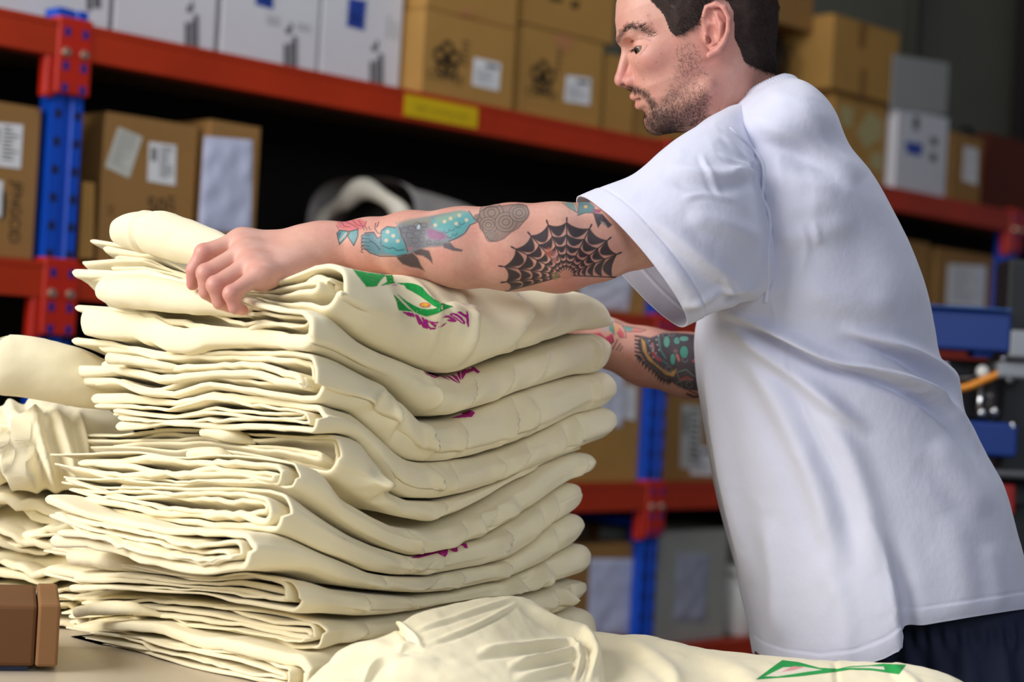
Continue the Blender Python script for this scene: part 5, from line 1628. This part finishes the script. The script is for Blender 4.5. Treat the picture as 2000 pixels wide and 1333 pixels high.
# ------------------------------------------------------------- navy shorts, legs, shoes
M_navy = mat('navy_cloth', (20, 30, 58), .8, var=.12, vscale=18, bump=.2, bscale=300)
prow = [((2030, 1130), (1640, 1150), 2.21, .165, 0), ((2030, 1180), (1650, 1200), 2.21, .168, 0), ((2030, 1240), (1660, 1260), 2.21, .172, 0), ((2045, 1330), (1672, 1360), 2.21, .178, 0), ((2060, 1480), (1680, 1500), 2.21, .18, 0)]
Gp, a = ring_loft(prow, 90, 260, 2.3)
yy = cam_px(Gp)[1]
gath = np.sin(a * 46)[None] * .0028 * np.exp(-((yy - 1245) / 22) ** 2) + np.sin(a * 23 + 1)[None] * .0035 * sstep(1240, 1300, yy)
Gp = Gp + grid_normals(Gp) * (gath + .003 * fbm(Gp * 14, 2))[..., None]
mesh('shorts', to_world(Gp.reshape(-1, 3)) - MAN0, grid_faces(90, 260, True), M_navy, man)
for z in (2.13, 2.30):
    lr = [((2050, 1440), (1690, 1450), z, .098, 0), ((2020, 1700), (1730, 1700), z, .09, 0), ((2000, 1960), (1760, 1950), z, .085, 0)]
    Gl, _ = ring_loft(lr, 40, 60, 2.2)
    Gl = Gl + grid_normals(Gl) * (.004 * fbm(Gl * 12, 2))[..., None]
    mesh('shorts_leg', to_world(Gl.reshape(-1, 3)) - MAN0, grid_faces(40, 60, True), M_navy, man)
    an_ = to_world(q3(1935, 2610, z)); an_[2] = 0
    n_ = 20
    Vs_ = []
    for i in range(n_):
        t = i / (n_ - 1); L_ = .09 - .28 * t
        wd_ = .048 * math.sin(math.pi * min(1, .18 + t * .72)) ** .5; hg = .095 * (1 - sstep(.25, .8, t)) + .045
        for j in range(24):
            b = 2 * math.pi * j / 24
            Vs_.append(an_ + np.array([L_, wd_ * math.cos(b), max(0, hg / 2 + hg / 2 * math.sin(b) * 1.05)]))
    Fc_ = grid_faces(n_, 24, True).tolist() + [list(range(24)), list(range((n_ - 1) * 24, n_ * 24))]
    mesh('shoe', np.array(Vs_) - MAN0, Fc_, mat('black_shoe', (24, 24, 26), .6), man)

# ================================================== rolls, loose pile, foreground tees
M_cream_b = M_cream
def px_tube(name, cl, m, parent, org, n=56, k=40, flat=1.0, wr=.0015, seed=0, open_ends=True, thick=.0022, fold_lines=()):
    """soft cloth roll; cl = (px, py, Z, radius px)"""
    c = np.array([np.concatenate([P(x, y, z), [r * z / F]]) for x, y, z, r in cl])
    c = spline(c, n)
    T = np.gradient(c[:, :3], axis=0); T /= np.linalg.norm(T, axis=1, keepdims=True)
    V = []
    for i in range(n):
        ex = np.cross(T[i], UP); ex /= np.linalg.norm(ex); ey = np.cross(ex, T[i])
        a = np.linspace(0, 2 * math.pi, k, endpoint=False)
        ring = c[i, :3] + c[i, 3] * (np.cos(a)[:, None] * ex + np.sin(a)[:, None] * ey * flat)
        V.append(ring)
    V = np.array(V)
    ctr = c[:, None, :3]
    d = V - ctr; L = np.linalg.norm(d, axis=-1, keepdims=True) + 1e-9
    s = wr * 2 * fbm(V * np.array([14, 14, 26]) + seed, 3) + wr * .5 * fbm(V * 70 + seed, 2)
    for f, w, amp in fold_lines:
        s = s + amp * np.exp(-((np.arange(n)[:, None] / n - f) / w) ** 2)
    V = V + d / L * s[..., None]
    o = mesh(name, V.reshape(-1, 3) - org, grid_faces(n, k, True), m, parent)
    if open_ends:
        md = o.modifiers.new('thickness', 'SOLIDIFY'); md.thickness = thick; md.offset = -1; md.use_even_offset = False
    return o

def tee_root(sub):
    for k, v in TEES.items():
        if k.startswith(sub): return v[0]
t1, t2 = tee_root('top cream'), tee_root('second cream')
px_tube('sleeve_roll', [(236, 452, 2.10, 27), (262, 452, 2.085, 38), (310, 458, 2.065, 45), (380, 478, 2.035, 44), (440, 500, 2.01, 38), (500, 524, 1.99, 26), (560, 540, 1.97, 14)], M_cream, t1, np.array(t1.location), flat=.95, seed=3, fold_lines=[(.24, .012, .002), (.27, .012, -.002)])
px_tube('sleeve_roll', [(206, 566, 2.10, 24), (240, 570, 2.08, 33), (300, 575, 2.05, 36), (370, 585, 2.02, 32), (440, 598, 1.99, 24), (500, 612, 1.965, 12)], M_cream, t2, np.array(t2.location), flat=.9, seed=5)

# ---- the second, loose pile at the left edge
PA = np.array([-math.cos(.15), math.sin(.15), 0]); PB = np.array([math.sin(.15), math.cos(.15), 0])
C2 = P(215, 900, 2.22); C2[2] = 0
GP = 'cream T-shirts in the loose pile at the left edge'
J1 = [(-120, 772), (0, 775), (60, 780), (120, 788), (215, 800)]
J2 = [(-120, 950), (0, 945), (60, 958), (110, 985), (150, 965), (215, 960)]
J3 = [(-120, 1035), (0, 1030), (50, 1052), (120, 1040), (215, 1040)]
J4 = [(-120, 1105), (0, 1096), (80, 1118), (130, 1108), (215, 1100)]
J5 = [(-120, 1165), (0, 1160), (80, 1172), (130, 1160), (215, 1165)]
def pile(label, t, b, seed, n=3, wild=3.0):
    return tee('folded_tee', label, GP, None, None, t, b, 215, 900, -140, 400, n=n, seed=seed, C=C2, TA=PA, TB=PB, depth=.34, wild=wild, nb=30)
pile('crumpled cream T-shirt in the left pile, directly under the hanging sleeve', J2, J3, 21, 2)
pile('crumpled cream T-shirt in the left pile, with a small open coil', J3, J4, 22, 2)
pile('crumpled cream T-shirt in the left pile, second from its bottom', J4, J5, 23, 2)
pile('lowest cream T-shirt of the left pile, behind the small brown box', J5, None, 24, 3)

def lump(name, label, group, corners, Zf, depth, folds, seed, base=None, amp=.012):
    """crumpled garment: a soft block whose skin is thrown into folds"""
    (x0, y0), (x1, y1) = corners
    c0, c1 = P(x0, y0, Zf), P(x1, y1, Zf)
    w, h = abs(c1[0] - c0[0]), abs(c0[2] - c1[2])
    ctr = (c0 + c1) / 2 + np.array([0, depth / 2, 0])
    n, k = 110, 190
    a = np.linspace(.02, math.pi - .02, n)[:, None]; b = np.linspace(0, 2 * math.pi, k, endpoint=False)[None]
    sg = lambda v, e: np.sign(v) * np.abs(v) ** e
    D = np.stack([sg(np.cos(a), .55) + 0 * b, sg(np.sin(a), .5) * sg(np.cos(b), .55), sg(np.sin(a), .5) * sg(np.sin(b), .55)], -1)
    V = ctr + D * np.array([w / 2, depth / 2, h / 2])
    px = to_px(V)
    nrm = D / (np.linalg.norm(D, axis=-1, keepdims=True))
    s = amp * .8 * fbm(V * np.array([13, 10, 8]) + seed, 2) + amp * .35 * (np.clip(1 - np.abs(vnoise(V * np.array([16, 12, 7]) + seed)) * 2.0, -.4, 1))
    for pl, wd_, am_, sd_ in folds: s = s + fold(px[..., 0], px[..., 1], pl, wd_, am_, sd_)
    V = V + nrm * s[..., None]
    V[..., 2] = np.maximum(V[..., 2], (base if base is not None else TABLE) + .001)
    org = np.array([ctr[0], ctr[1], V[..., 2].min()])
    e = empty(name, tuple(org), label, 'T-shirt', group)
    mesh('folded_cloth', V.reshape(-1, 3) - org, grid_faces(n, k, True), M_cream, e)
    return e
lump('folded_tee', 'crumpled cream T-shirt in the left pile, its sleeve hanging down in long folds', GP, ((-110, 790), (188, 968)), 2.19, .26,
     [([(20, 780), (40, 880), (80, 960)], 11, .016, 1), ([(60, 775), (80, 860), (112, 960)], 11, .018, 1), ([(100, 790), (130, 880), (150, 950)], 11, .016, 1), ([(0, 800), (10, 900), (40, 960)], 9, .012, 1), ([(150, 800), (165, 860), (170, 940)], 8, .010, 1)], 31)
# big smooth roll on top
rp = P(90, 790, 2.2)
e = empty('rolled_tee', tuple(rp), 'thick smooth rolled cream T-shirt on top of the left pile', 'T-shirt', GP)
px_tube('rolled_cloth', [(-4, 708, 2.16, 52), (10, 712, 2.16, 58), (60, 718, 2.17, 59), (120, 730, 2.18, 58), (180, 748, 2.20, 53), (240, 762, 2.22, 42)], M_cream, e, rp, n=60, k=48, flat=1.02, wr=.0012, seed=8, fold_lines=[(.05, .012, .0015), (.09, .012, -.0015)])
px_tube('inner_roll', [(0, 706, 2.16, 30), (60, 714, 2.17, 34), (120, 730, 2.18, 30)], M_cream, e, rp, n=20, k=30, flat=1.2, seed=9)

# ---- foreground: garment laid along the near edge, and a crumpled one on top of it
def sheet(name, label, crest, prof, nx, ridges, seed, rough=.002, skirt=True, cat='T-shirt'):
    """cloth over a table: crest polyline (px, py, Z); prof(t) = list of (forward shift, height factor) across"""
    cr = spline(np.array([P(*c) for c in crest]), nx)
    V = []
    for i in range(nx):
        h = cr[i, 2] - TABLE
        V.append([(cr[i, 0], cr[i, 1] + dy, TABLE + h * f) for dy, f in prof])
    V = spline(np.transpose(np.array(V), (1, 0, 2)).reshape(len(prof), -1), 130).reshape(130, nx, 3)
    du, dv = np.gradient(V, axis=1), np.gradient(V, axis=0)
    N = np.cross(du, dv); N /= np.linalg.norm(N, axis=-1, keepdims=True) + 1e-9
    N *= np.sign(N[..., 2:3] + 1e-6)
    px = to_px(V)
    s = rough * fbm(V * 18 + seed, 3) + rough * .4 * fbm(V * 60 + seed, 2)
    for pl, w, am_, sd_ in ridges: s = s + fold(px[..., 0], px[..., 1], pl, w, am_, sd_)
    V = V + N * s[..., None]
    V[..., 2] = np.maximum(V[..., 2], TABLE + .0012)
    org = np.array([V[..., 0].mean(), V[..., 1].mean(), TABLE])
    e = empty(name, tuple(org), label, cat)
    o = mesh('laid_cloth', V.reshape(-1, 3) - org, grid_faces(130, nx)[:, ::-1], M_cream, e)
    md = o.modifiers.new('thickness', 'SOLIDIFY'); md.thickness = .002; md.offset = 1
    return e, o, V.reshape(-1, 3), grid_faces(130, nx)
F2 = sheet('laid_tee', 'cream T-shirt laid flat along the near table edge, with a green print', [(1060, 1240, 2.10), (1110, 1236, 2.10), (1165, 1234, 2.10), (1215, 1240, 2.08), (1260, 1242, 2.06), (1310, 1254, 2.04), (1360, 1270, 2.02), (1440, 1277, 1.99), (1520, 1284, 1.97), (1600, 1291, 1.95), (1700, 1295, 1.92), (1770, 1298, 1.90), (1830, 1309, 1.89), (1872, 1326, 1.885), (1910, 1352, 1.88)],
           [(.07, 0.02), (.045, .35), (.02, .88), (0, 1.0), (-.03, .96), (-.10, .80), (-.18, .62), (-.26, .40), (-.32, .02)], 330,
           [([(1210, 1245), (1300, 1300), (1330, 1345)], 14, .005, .6), ([(1290, 1258), (1420, 1300), (1500, 1350)], 18, .004, .6), ([(1630, 1290), (1636, 1345)], 5, -.004, 0), ([(1740, 1300), (1800, 1345)], 10, .004, .5)], 4)
R1 = [([(770, 1212), (786, 1226), (802, 1240), (824, 1258)], 5, .006, 1.0), ([(800, 1236), (870, 1212), (940, 1190), (1004, 1170)], 4, .003, .8), ([(834, 1258), (900, 1236), (960, 1208), (1010, 1180)], 4, .003, .8),
      ([(776, 1268), (800, 1260), (830, 1264)], 5, .004, .8), ([(930, 1276), (1000, 1266), (1120, 1250)], 7, .006, .8), ([(990, 1302), (1060, 1286), (1150, 1262)], 7, .006, .7), ([(1000, 1330), (1080, 1312), (1120, 1300)], 7, .005, .6),
      ([(1010, 1170), (1080, 1215), (1140, 1236), (1162, 1280), (1148, 1340)], 7, .008, .8), ([(1110, 1236), (1132, 1282), (1120, 1335)], 6, .004, .6), ([(1130, 1240), (1148, 1284), (1136, 1335)], 4, .003, .6),
      ([(640, 1290), (700, 1268), (770, 1262)], 10, .005, .5), ([(706, 1335), (740, 1300), (800, 1284)], 4, .005, .6), ([(690, 1320), (760, 1296), (860, 1300)], 12, .004, .5)]
F1 = sheet('crumpled_tee', 'crumpled cream T-shirt with hemmed sleeve heaped against the foot of the tall stack', [(590, 1345, 1.80), (640, 1296, 1.82), (690, 1268, 1.83), (760, 1240, 1.85), (800, 1206, 1.875), (860, 1186, 1.90), (940, 1172, 1.935), (1000, 1168, 1.965), (1040, 1180, 1.98), (1090, 1210, 1.985), (1130, 1230, 1.98), (1162, 1250, 1.97), (1178, 1300, 1.95), (1184, 1350, 1.93)],
           [(.02, .10), (.012, .72), (0, 1.0), (-.03, .92), (-.08, .74), (-.13, .60), (-.20, .42), (-.30, .03)], 420, R1, 6, rough=.0022)

for cl, nm in (([(834, 1279, 1.838, 15), (870, 1274, 1.845, 16), (905, 1270, 1.85, 15), (950, 1266, 1.86, 8)], 'sleeve_hem'), ([(916, 1320, 1.80, 13), (950, 1314, 1.81, 14), (990, 1304, 1.82, 12), (1030, 1298, 1.83, 6)], 'sleeve_hem')):
    px_tube(nm, cl, M_cream, F1[0], np.array(F1[0].location), n=30, k=28, flat=.85, seed=3, thick=.0016)
# loose flaps and curls showing between the layers of the tall stack
for sub, cl in (('fifth', [(398, 846, 2.02, 12), (420, 846, 2.01, 15), (450, 850, 2.0, 14), (500, 866, 2.0, 1)]), ('sixth', [(372, 890, 2.02, 13), (395, 886, 2.01, 17), (430, 890, 2.0, 16), (480, 908, 2.0, 1)]),
                ('seventh', [(244, 962, 2.06, 15), (300, 966, 2.04, 17), (370, 974, 2.02, 18), (440, 992, 1.99, 14), (480, 1004, 2.0, 1)]), ('eighth', [(150, 1000, 2.10, 18), (190, 1004, 2.085, 21), (240, 1012, 2.07, 20), (300, 1032, 2.07, 1)]),
                ('ninth', [(143, 1088, 2.12, 20), (190, 1092, 2.10, 22), (240, 1100, 2.08, 19), (300, 1122, 2.08, 1)]), ('third', [(214, 700, 2.09, 12), (260, 704, 2.075, 14), (330, 716, 2.05, 12), (400, 732, 2.05, 1)]),
                ('tenth', [(150, 1196, 2.10, 12), (200, 1190, 2.085, 15), (260, 1190, 2.07, 13), (330, 1206, 2.07, 1)])):
    for k_, v_ in TEES.items():
        if k_.startswith(sub): px_tube('curled_edge', cl, M_cream, v_[0], np.array(v_[0].location), n=40, k=30, flat=.8, seed=len(sub), wr=.002, thick=.0018)

# ---- small brown box in the lower left corner
bx = P(-60, 1310, 1.90); bx[2] = TABLE
be = empty('carton', frame(bx + np.array([.0, 0, 0]), [1, 0, 0], [0, 1, 0], [0, 0, 1]), 'small brown cardboard box on the table at the lower left corner', 'box')
be.rotation_euler = (0, 0, .27)
M_bx = mat('dull_brown_card', (104, 64, 26), .75, var=.08)
box('carton_walls', (-.10, .066, -.008, .16, .006, .071), M_bx, be, bevel=.004)
box('corner_wall', (.067, .090, -.010, .16, .006, .073), mat('light_brown_card', (138, 96, 56), .75), be, bevel=.003)
box('blue_base', (-.10, .060, .0, .15, .0005, .006), mat('navy_base', (30, 36, 70), .5), be)  # thin dark blue slab under the box

# ---------------------------------------------------------------- prints
GRN, MAG = (0, 158, 66), (178, 18, 134)
def decal(name, can, target, parent, step=.8, lift=.0003, jump=.006):
    V0, F0 = target
    bv = BVHTree.FromPolygons([tuple(v) for v in V0], F0.tolist())
    nx, ny = int(can.w / can.sc / step), int(can.h / can.sc / step)
    X, Y = np.meshgrid(can.x0 + np.arange(nx + 1) * step, can.y0 + np.arange(ny + 1) * step)
    col, a = can.sample(X, Y)
    use = np.zeros(X.shape, bool); cell = a[:-1, :-1] + a[1:, :-1] + a[:-1, 1:] + a[1:, 1:] > 2.0
    use[:-1, :-1] |= cell; use[1:, :-1] |= cell; use[:-1, 1:] |= cell; use[1:, 1:] |= cell
    idx = -np.ones(X.shape, int); V, C_ = [], []
    for j, i in zip(*np.nonzero(use)):
        r = Vector(ray(X[j, i], Y[j, i])).normalized()
        h = bv.ray_cast(Vector(CAM), r)
        if h[0] is None: continue
        idx[j, i] = len(V); V.append(tuple(h[0] - r * lift * 2)); C_.append(col[j, i] / max(a[j, i], .05))
    Fc = []
    V = np.array(V)
    for j, i in zip(*np.nonzero(cell)):
        q = [idx[j, i], idx[j + 1, i], idx[j + 1, i + 1], idx[j, i + 1]]
        if min(q) >= 0 and np.ptp(V[q] @ CF) < jump: Fc.append(q)
    if not Fc: return None
    o = mesh(name, V - np.array(parent.location), Fc, M_print, parent)
    set_col(o.data, np.clip(np.array(C_), 0, 1))
    return o
M_print = mat('ink_print', (0, 150, 60), .7, attr='Col', var=.05, vscale=60)
S7 = lambda pl: [(680 + x / 7.69, 520 + y / 7.69) for x, y in pl]
pc = Canvas(688, 524, 930, 650, 3)
pc.fill(S7([(60, 40), (560, 110), (560, 140), (500, 195), (440, 285), (430, 300), (280, 312), (235, 250)]), GRN)
pc.fill(S7([(570, 100), (660, 110), (682, 230), (712, 252), (640, 264), (560, 280), (486, 298), (530, 268), (584, 240), (580, 190), (566, 150)]), GRN)
pc.fill(S7([(700, 252), (850, 250), (960, 258), (1050, 285), (1110, 320), (1170, 390), (1220, 440), (1290, 495), (1400, 550), (1490, 582), (1580, 605), (1460, 650), (1340, 710), (1180, 756), (1090, 730), (1000, 690), (900, 590), (800, 486), (700, 384), (800, 468), (880, 530), (1000, 600), (1100, 640), (1200, 652), (1300, 640), (1350, 625), (1270, 590), (1190, 530), (1080, 450), (980, 390), (870, 332), (850, 290), (760, 264)]), GRN)
pc.fill(S7([(630, 368), (690, 430), (800, 540), (900, 640), (985, 686), (880, 672), (770, 666), (748, 620), (730, 530), (690, 440)]), GRN)
pc.disc(680 + 1150 / 7.69, 520 + 582 / 7.69, 80 / 7.69, 36 / 7.69, (236, 118, 40)); pc.disc(680 + 1150 / 7.69, 520 + 582 / 7.69, 52 / 7.69, 24 / 7.69, (250, 186, 60))
pc.fill(S7([(640, 292), (700, 276), (765, 280), (700, 292)]), (226, 110, 190))
for pl in ([(1000, 722), (1042, 738), (1096, 884), (1060, 876)], [(1010, 724), (1052, 740), (1176, 934), (1128, 930)], [(1096, 760), (1136, 780), (1204, 944), (1166, 936)],
           [(1150, 792), (1196, 812), (1214, 850), (1190, 846), (1210, 900), (1250, 932), (1330, 930), (1300, 956), (1230, 952), (1186, 908)], [(1206, 818), (1256, 838), (1400, 848), (1370, 864), (1280, 860), (1300, 878), (1370, 880), (1350, 894), (1310, 894), (1340, 908), (1410, 900), (1430, 872), (1488, 852), (1440, 896), (1380, 926), (1310, 924), (1250, 880)],
           [(806, 688), (862, 688), (948, 742), (960, 768), (900, 742)], [(876, 690), (926, 696), (978, 742), (994, 778), (946, 742)], [(938, 694), (978, 708), (1012, 776), (988, 752)],
           [(1412, 784), (1466, 744), (1510, 744), (1590, 786), (1634, 826), (1604, 842), (1540, 838), (1484, 816), (1498, 802), (1560, 812), (1500, 772), (1462, 774)],
           [(1520, 732), (1556, 708), (1630, 712), (1710, 772), (1762, 846), (1748, 876), (1700, 856), (1620, 796)], [(1632, 690), (1690, 680), (1752, 728), (1782, 730), (1770, 676), (1792, 676), (1808, 730), (1818, 900), (1802, 924), (1780, 850), (1774, 782), (1712, 742)]):
    pc.fill(S7(pl), MAG)
pc.line(S7([(1570, 736), (1640, 772), (1716, 842)]), 1.7, (240, 231, 203))
r_ = random.Random(5)
for k in range(90):
    x_, y_ = r_.uniform(690, 870), r_.uniform(530, 610); pc.disc(x_, y_, .6, .6, (214, 232, 206), .8, .4) if pc.sample(np.array(x_), np.array(y_))[1] > .9 else None
_e, _o, _V, _F = TEES['top cream T-shirt of the tall stack, pressed by the hand, with a green print']
decal('green_print', pc, (_V, _F), _e, .8, .0004, .03)
pc2 = Canvas(820, 705, 945, 765, 3)
S3 = lambda pl: [(600 + x / 3.077, 480 + y / 3.077) for x, y in pl]
for pl in ([(690, 748), (740, 760), (800, 786), (770, 796), (720, 776)], [(790, 782), (830, 790), (890, 830), (850, 806)], [(826, 780), (862, 790), (924, 834), (880, 812)], [(860, 770), (900, 786), (924, 830), (888, 800)], [(900, 762), (918, 756), (926, 812), (908, 790)],
           [(925, 756), (950, 742), (960, 760), (932, 806), (926, 790)], [(940, 748), (990, 738), (1002, 752), (960, 768)], [(985, 730), (1004, 730), (1040, 760), (1024, 768), (1000, 752)]): pc2.fill(S3(pl), MAG)
_e, _o, _V, _F = TEES['second cream T-shirt from the top, with a wide flat flap and magenta letters']
decal('magenta_letters', pc2, (_V, _F), _e, .6, .0004, .02)
pc3 = Canvas(872, 795, 935, 825, 3)
pc3.fill(S3([(860, 1038), (930, 1016), (985, 990), (1010, 1004), (990, 1030), (930, 1034)]), MAG); pc3.fill(S3([(920, 1010), (980, 988), (975, 1020)]), (130, 12, 70))
_e, _o, _V, _F = TEES['third cream T-shirt from the top, under the one with magenta letters']
decal('magenta_letters', pc3, (_V, _F), _e)
pc7 = Canvas(800, 1055, 920, 1095, 3)
S8 = lambda pl: [(600 + x / 2.651, 830 + y / 2.651) for x, y in pl]
for pl in ([(535, 690), (600, 664), (660, 652), (690, 660), (640, 674), (580, 690)], [(640, 652), (690, 648), (728, 668), (714, 686), (680, 668)], [(700, 640), (730, 640), (726, 668), (700, 664)], [(728, 632), (756, 628), (782, 650), (774, 660), (752, 656)], [(764, 624), (780, 622), (778, 652), (766, 642)], [(786, 622), (822, 612), (834, 638), (816, 640), (806, 626)]): pc7.fill(S8(pl), MAG)
_e, _o, _V, _F = TEES['seventh cream T-shirt from the top, showing a strip of magenta print']
decal('magenta_letters', pc7, (_V, _F), _e, .6, .0004, .02)
pcf = Canvas(1470, 1280, 1780, 1333, 3)
pcf.fill([(1476, 1328), (1515, 1299), (1528, 1290), (1560, 1294), (1600, 1305), (1636, 1307), (1660, 1302), (1700, 1300), (1725, 1297), (1770, 1299), (1756, 1318), (1700, 1310), (1660, 1309), (1634, 1313), (1560, 1322)], GRN)
pcf2 = Canvas(1470, 1280, 1780, 1333, 3)
pcf.fill([(1494, 1322), (1530, 1304), (1570, 1303), (1606, 1309), (1570, 1314), (1520, 1322)], (236, 228, 206)); pcf.fill([(1524, 1314), (1550, 1302), (1572, 1304), (1550, 1310)], (236, 160, 160))
pcf.fill([(1650, 1305), (1700, 1302), (1726, 1303), (1728, 1309), (1700, 1306)], (236, 228, 206))
decal('green_print', pcf, (F2[2], F2[3]), F2[0], .5, .0003, .03)

# ------------------------------------------------ screen-printing press at the right edge
PZ = 3.55
def pw(px, py, z=PZ): return P(px, py, z)
pb = pw(1985, 900); pb = np.array([pb[0] + .06, pb[1] + .22, 0])
press = empty('printing_press', tuple(pb), 'blue and black screen printing press with chrome knobs and an orange hose', 'machine')
M_pblue = mat('press_blue', (6, 46, 118), .4, var=.06)
M_pdark = mat('press_black', (18, 18, 20), .5)
M_pgrey = mat('press_alloy', (150, 152, 156), .35, metal=.5)
M_chrome = mat('chrome', (210, 212, 216), .15, metal=1.0)
M_pwhite = mat('white_knob', (224, 224, 220), .3)
M_orange = mat('orange_hose', (214, 132, 24), .45)
def pbox(name, x0, y0, x1, y1, dz0, dz1, m, parent=press, bevel=.006, z=PZ):
    a, b = pw(x0, y0, z), pw(x1, y1, z)
    c = (a + b) / 2; w, h = abs(b[0] - a[0]), abs(a[2] - b[2])
    o = box(name, (-w / 2, w / 2, dz0, dz1, -h / 2, h / 2), m, parent, bevel=bevel)
    o.location = tuple(c - pb)
    return o
pbox('upper_arm', 1812, 603, 1974, 690, 0, .10, M_pblue)
pbox('arm_top_edge', 1812, 597, 1976, 606, -.006, .106, mat('press_light_blue', (18, 78, 150), .35), bevel=.002)  # paler blue strip along the top edge of the arm
pbox('arm_bracket', 1906, 686, 1944, 700, .01, .08, M_pblue)
pbox('clamp_block', 1974, 644, 2012, 702, .0, .07, M_pgrey)
pbox('slide_block', 1952, 706, 2020, 742, .01, .08, M_pgrey)
pbox('carriage', 1860, 700, 2030, 830, .12, .22, M_pdark)
pbox('lower_arm', 1872, 822, 1992, 896, .02, .12, M_pblue)
pbox('lower_bar', 1930, 918, 2060, 940, .0, .10, mat('grey_bar', (70, 72, 76), .5))
pbox('red_valve', 1964, 948, 1988, 1010, .02, .06, mat('valve_red', (150, 24, 20), .5))
col = box('column', (-.07, .07, -.02, .14, 0, 1.15), M_pdark, press, bevel=.01)
box('foot_plate', (-.30, .30, -.28, .30, 0, .05), M_pdark, press, bevel=.01)
pbox('tower', 2000, 500, 2050, 1000, .10, .20, M_pdark)
tube('slide_rod', [pw(1850, 742) - pb + np.array([0, .05, 0]), pw(2010, 733) - pb + np.array([0, .05, 0])], .006, M_chrome, press)
tube('drop_rod', [pw(1926, 735) - pb + np.array([0, .04, 0]), pw(1924, 812) - pb + np.array([0, .04, 0])], .006, M_chrome, press)
tube('drop_rod', [pw(1882, 742) - pb + np.array([0, .04, 0]), pw(1880, 812) - pb + np.array([0, .04, 0])], .005, mat('copper_rod', (150, 92, 60), .35, metal=.8), press)
def knob(px, py, r, m):
    c = pw(px, py) - pb + np.array([0, .03, 0])
    prof = [(0, -1), (.5, -.95), (.9, -.6), (1, -.1), (.92, .4), (.6, .75), (.35, .85), (.35, 1.5), (0, 1.5)]
    V = [c + r * np.array([a * math.cos(t), b, a * math.sin(t)]) for a, b in prof for t in np.linspace(0, 2 * math.pi, 20, endpoint=False)]
    mesh('knob', V, grid_faces(len(prof), 20, True), m, press)
for x, y, r, m in ((1927, 726, .013, M_pwhite), (1925, 808, .009, M_chrome), (1855, 738, .010, M_chrome), (1962, 660, .008, M_chrome), (1968, 700, .007, M_chrome), (1950, 805, .009, M_chrome), (1980, 742, .009, M_chrome), (1985, 835, .010, M_chrome), (1856, 712, .007, M_chrome)):
    knob(x, y, r, m)
tube('hose', spline([pw(x, y) - pb + np.array([0, .02, 0]) for x, y in ((1845, 762), (1866, 762), (1896, 756), (1925, 744), (1952, 732), (1975, 715))], 40), .0075, M_orange, press)
tube('cable', spline([pw(x, y) - pb + np.array([0, .05, 0]) for x, y in ((1948, 690), (1944, 760), (1952, 830), (1948, 920))], 30), .004, M_pdark, press)
tube('bottle', [pw(1952, 745) - pb + np.array([0, .06, 0]), pw(1944, 800) - pb + np.array([0, .06, 0])], [.014, .022], mat('smoked_glass', (60, 56, 56), .1), press)
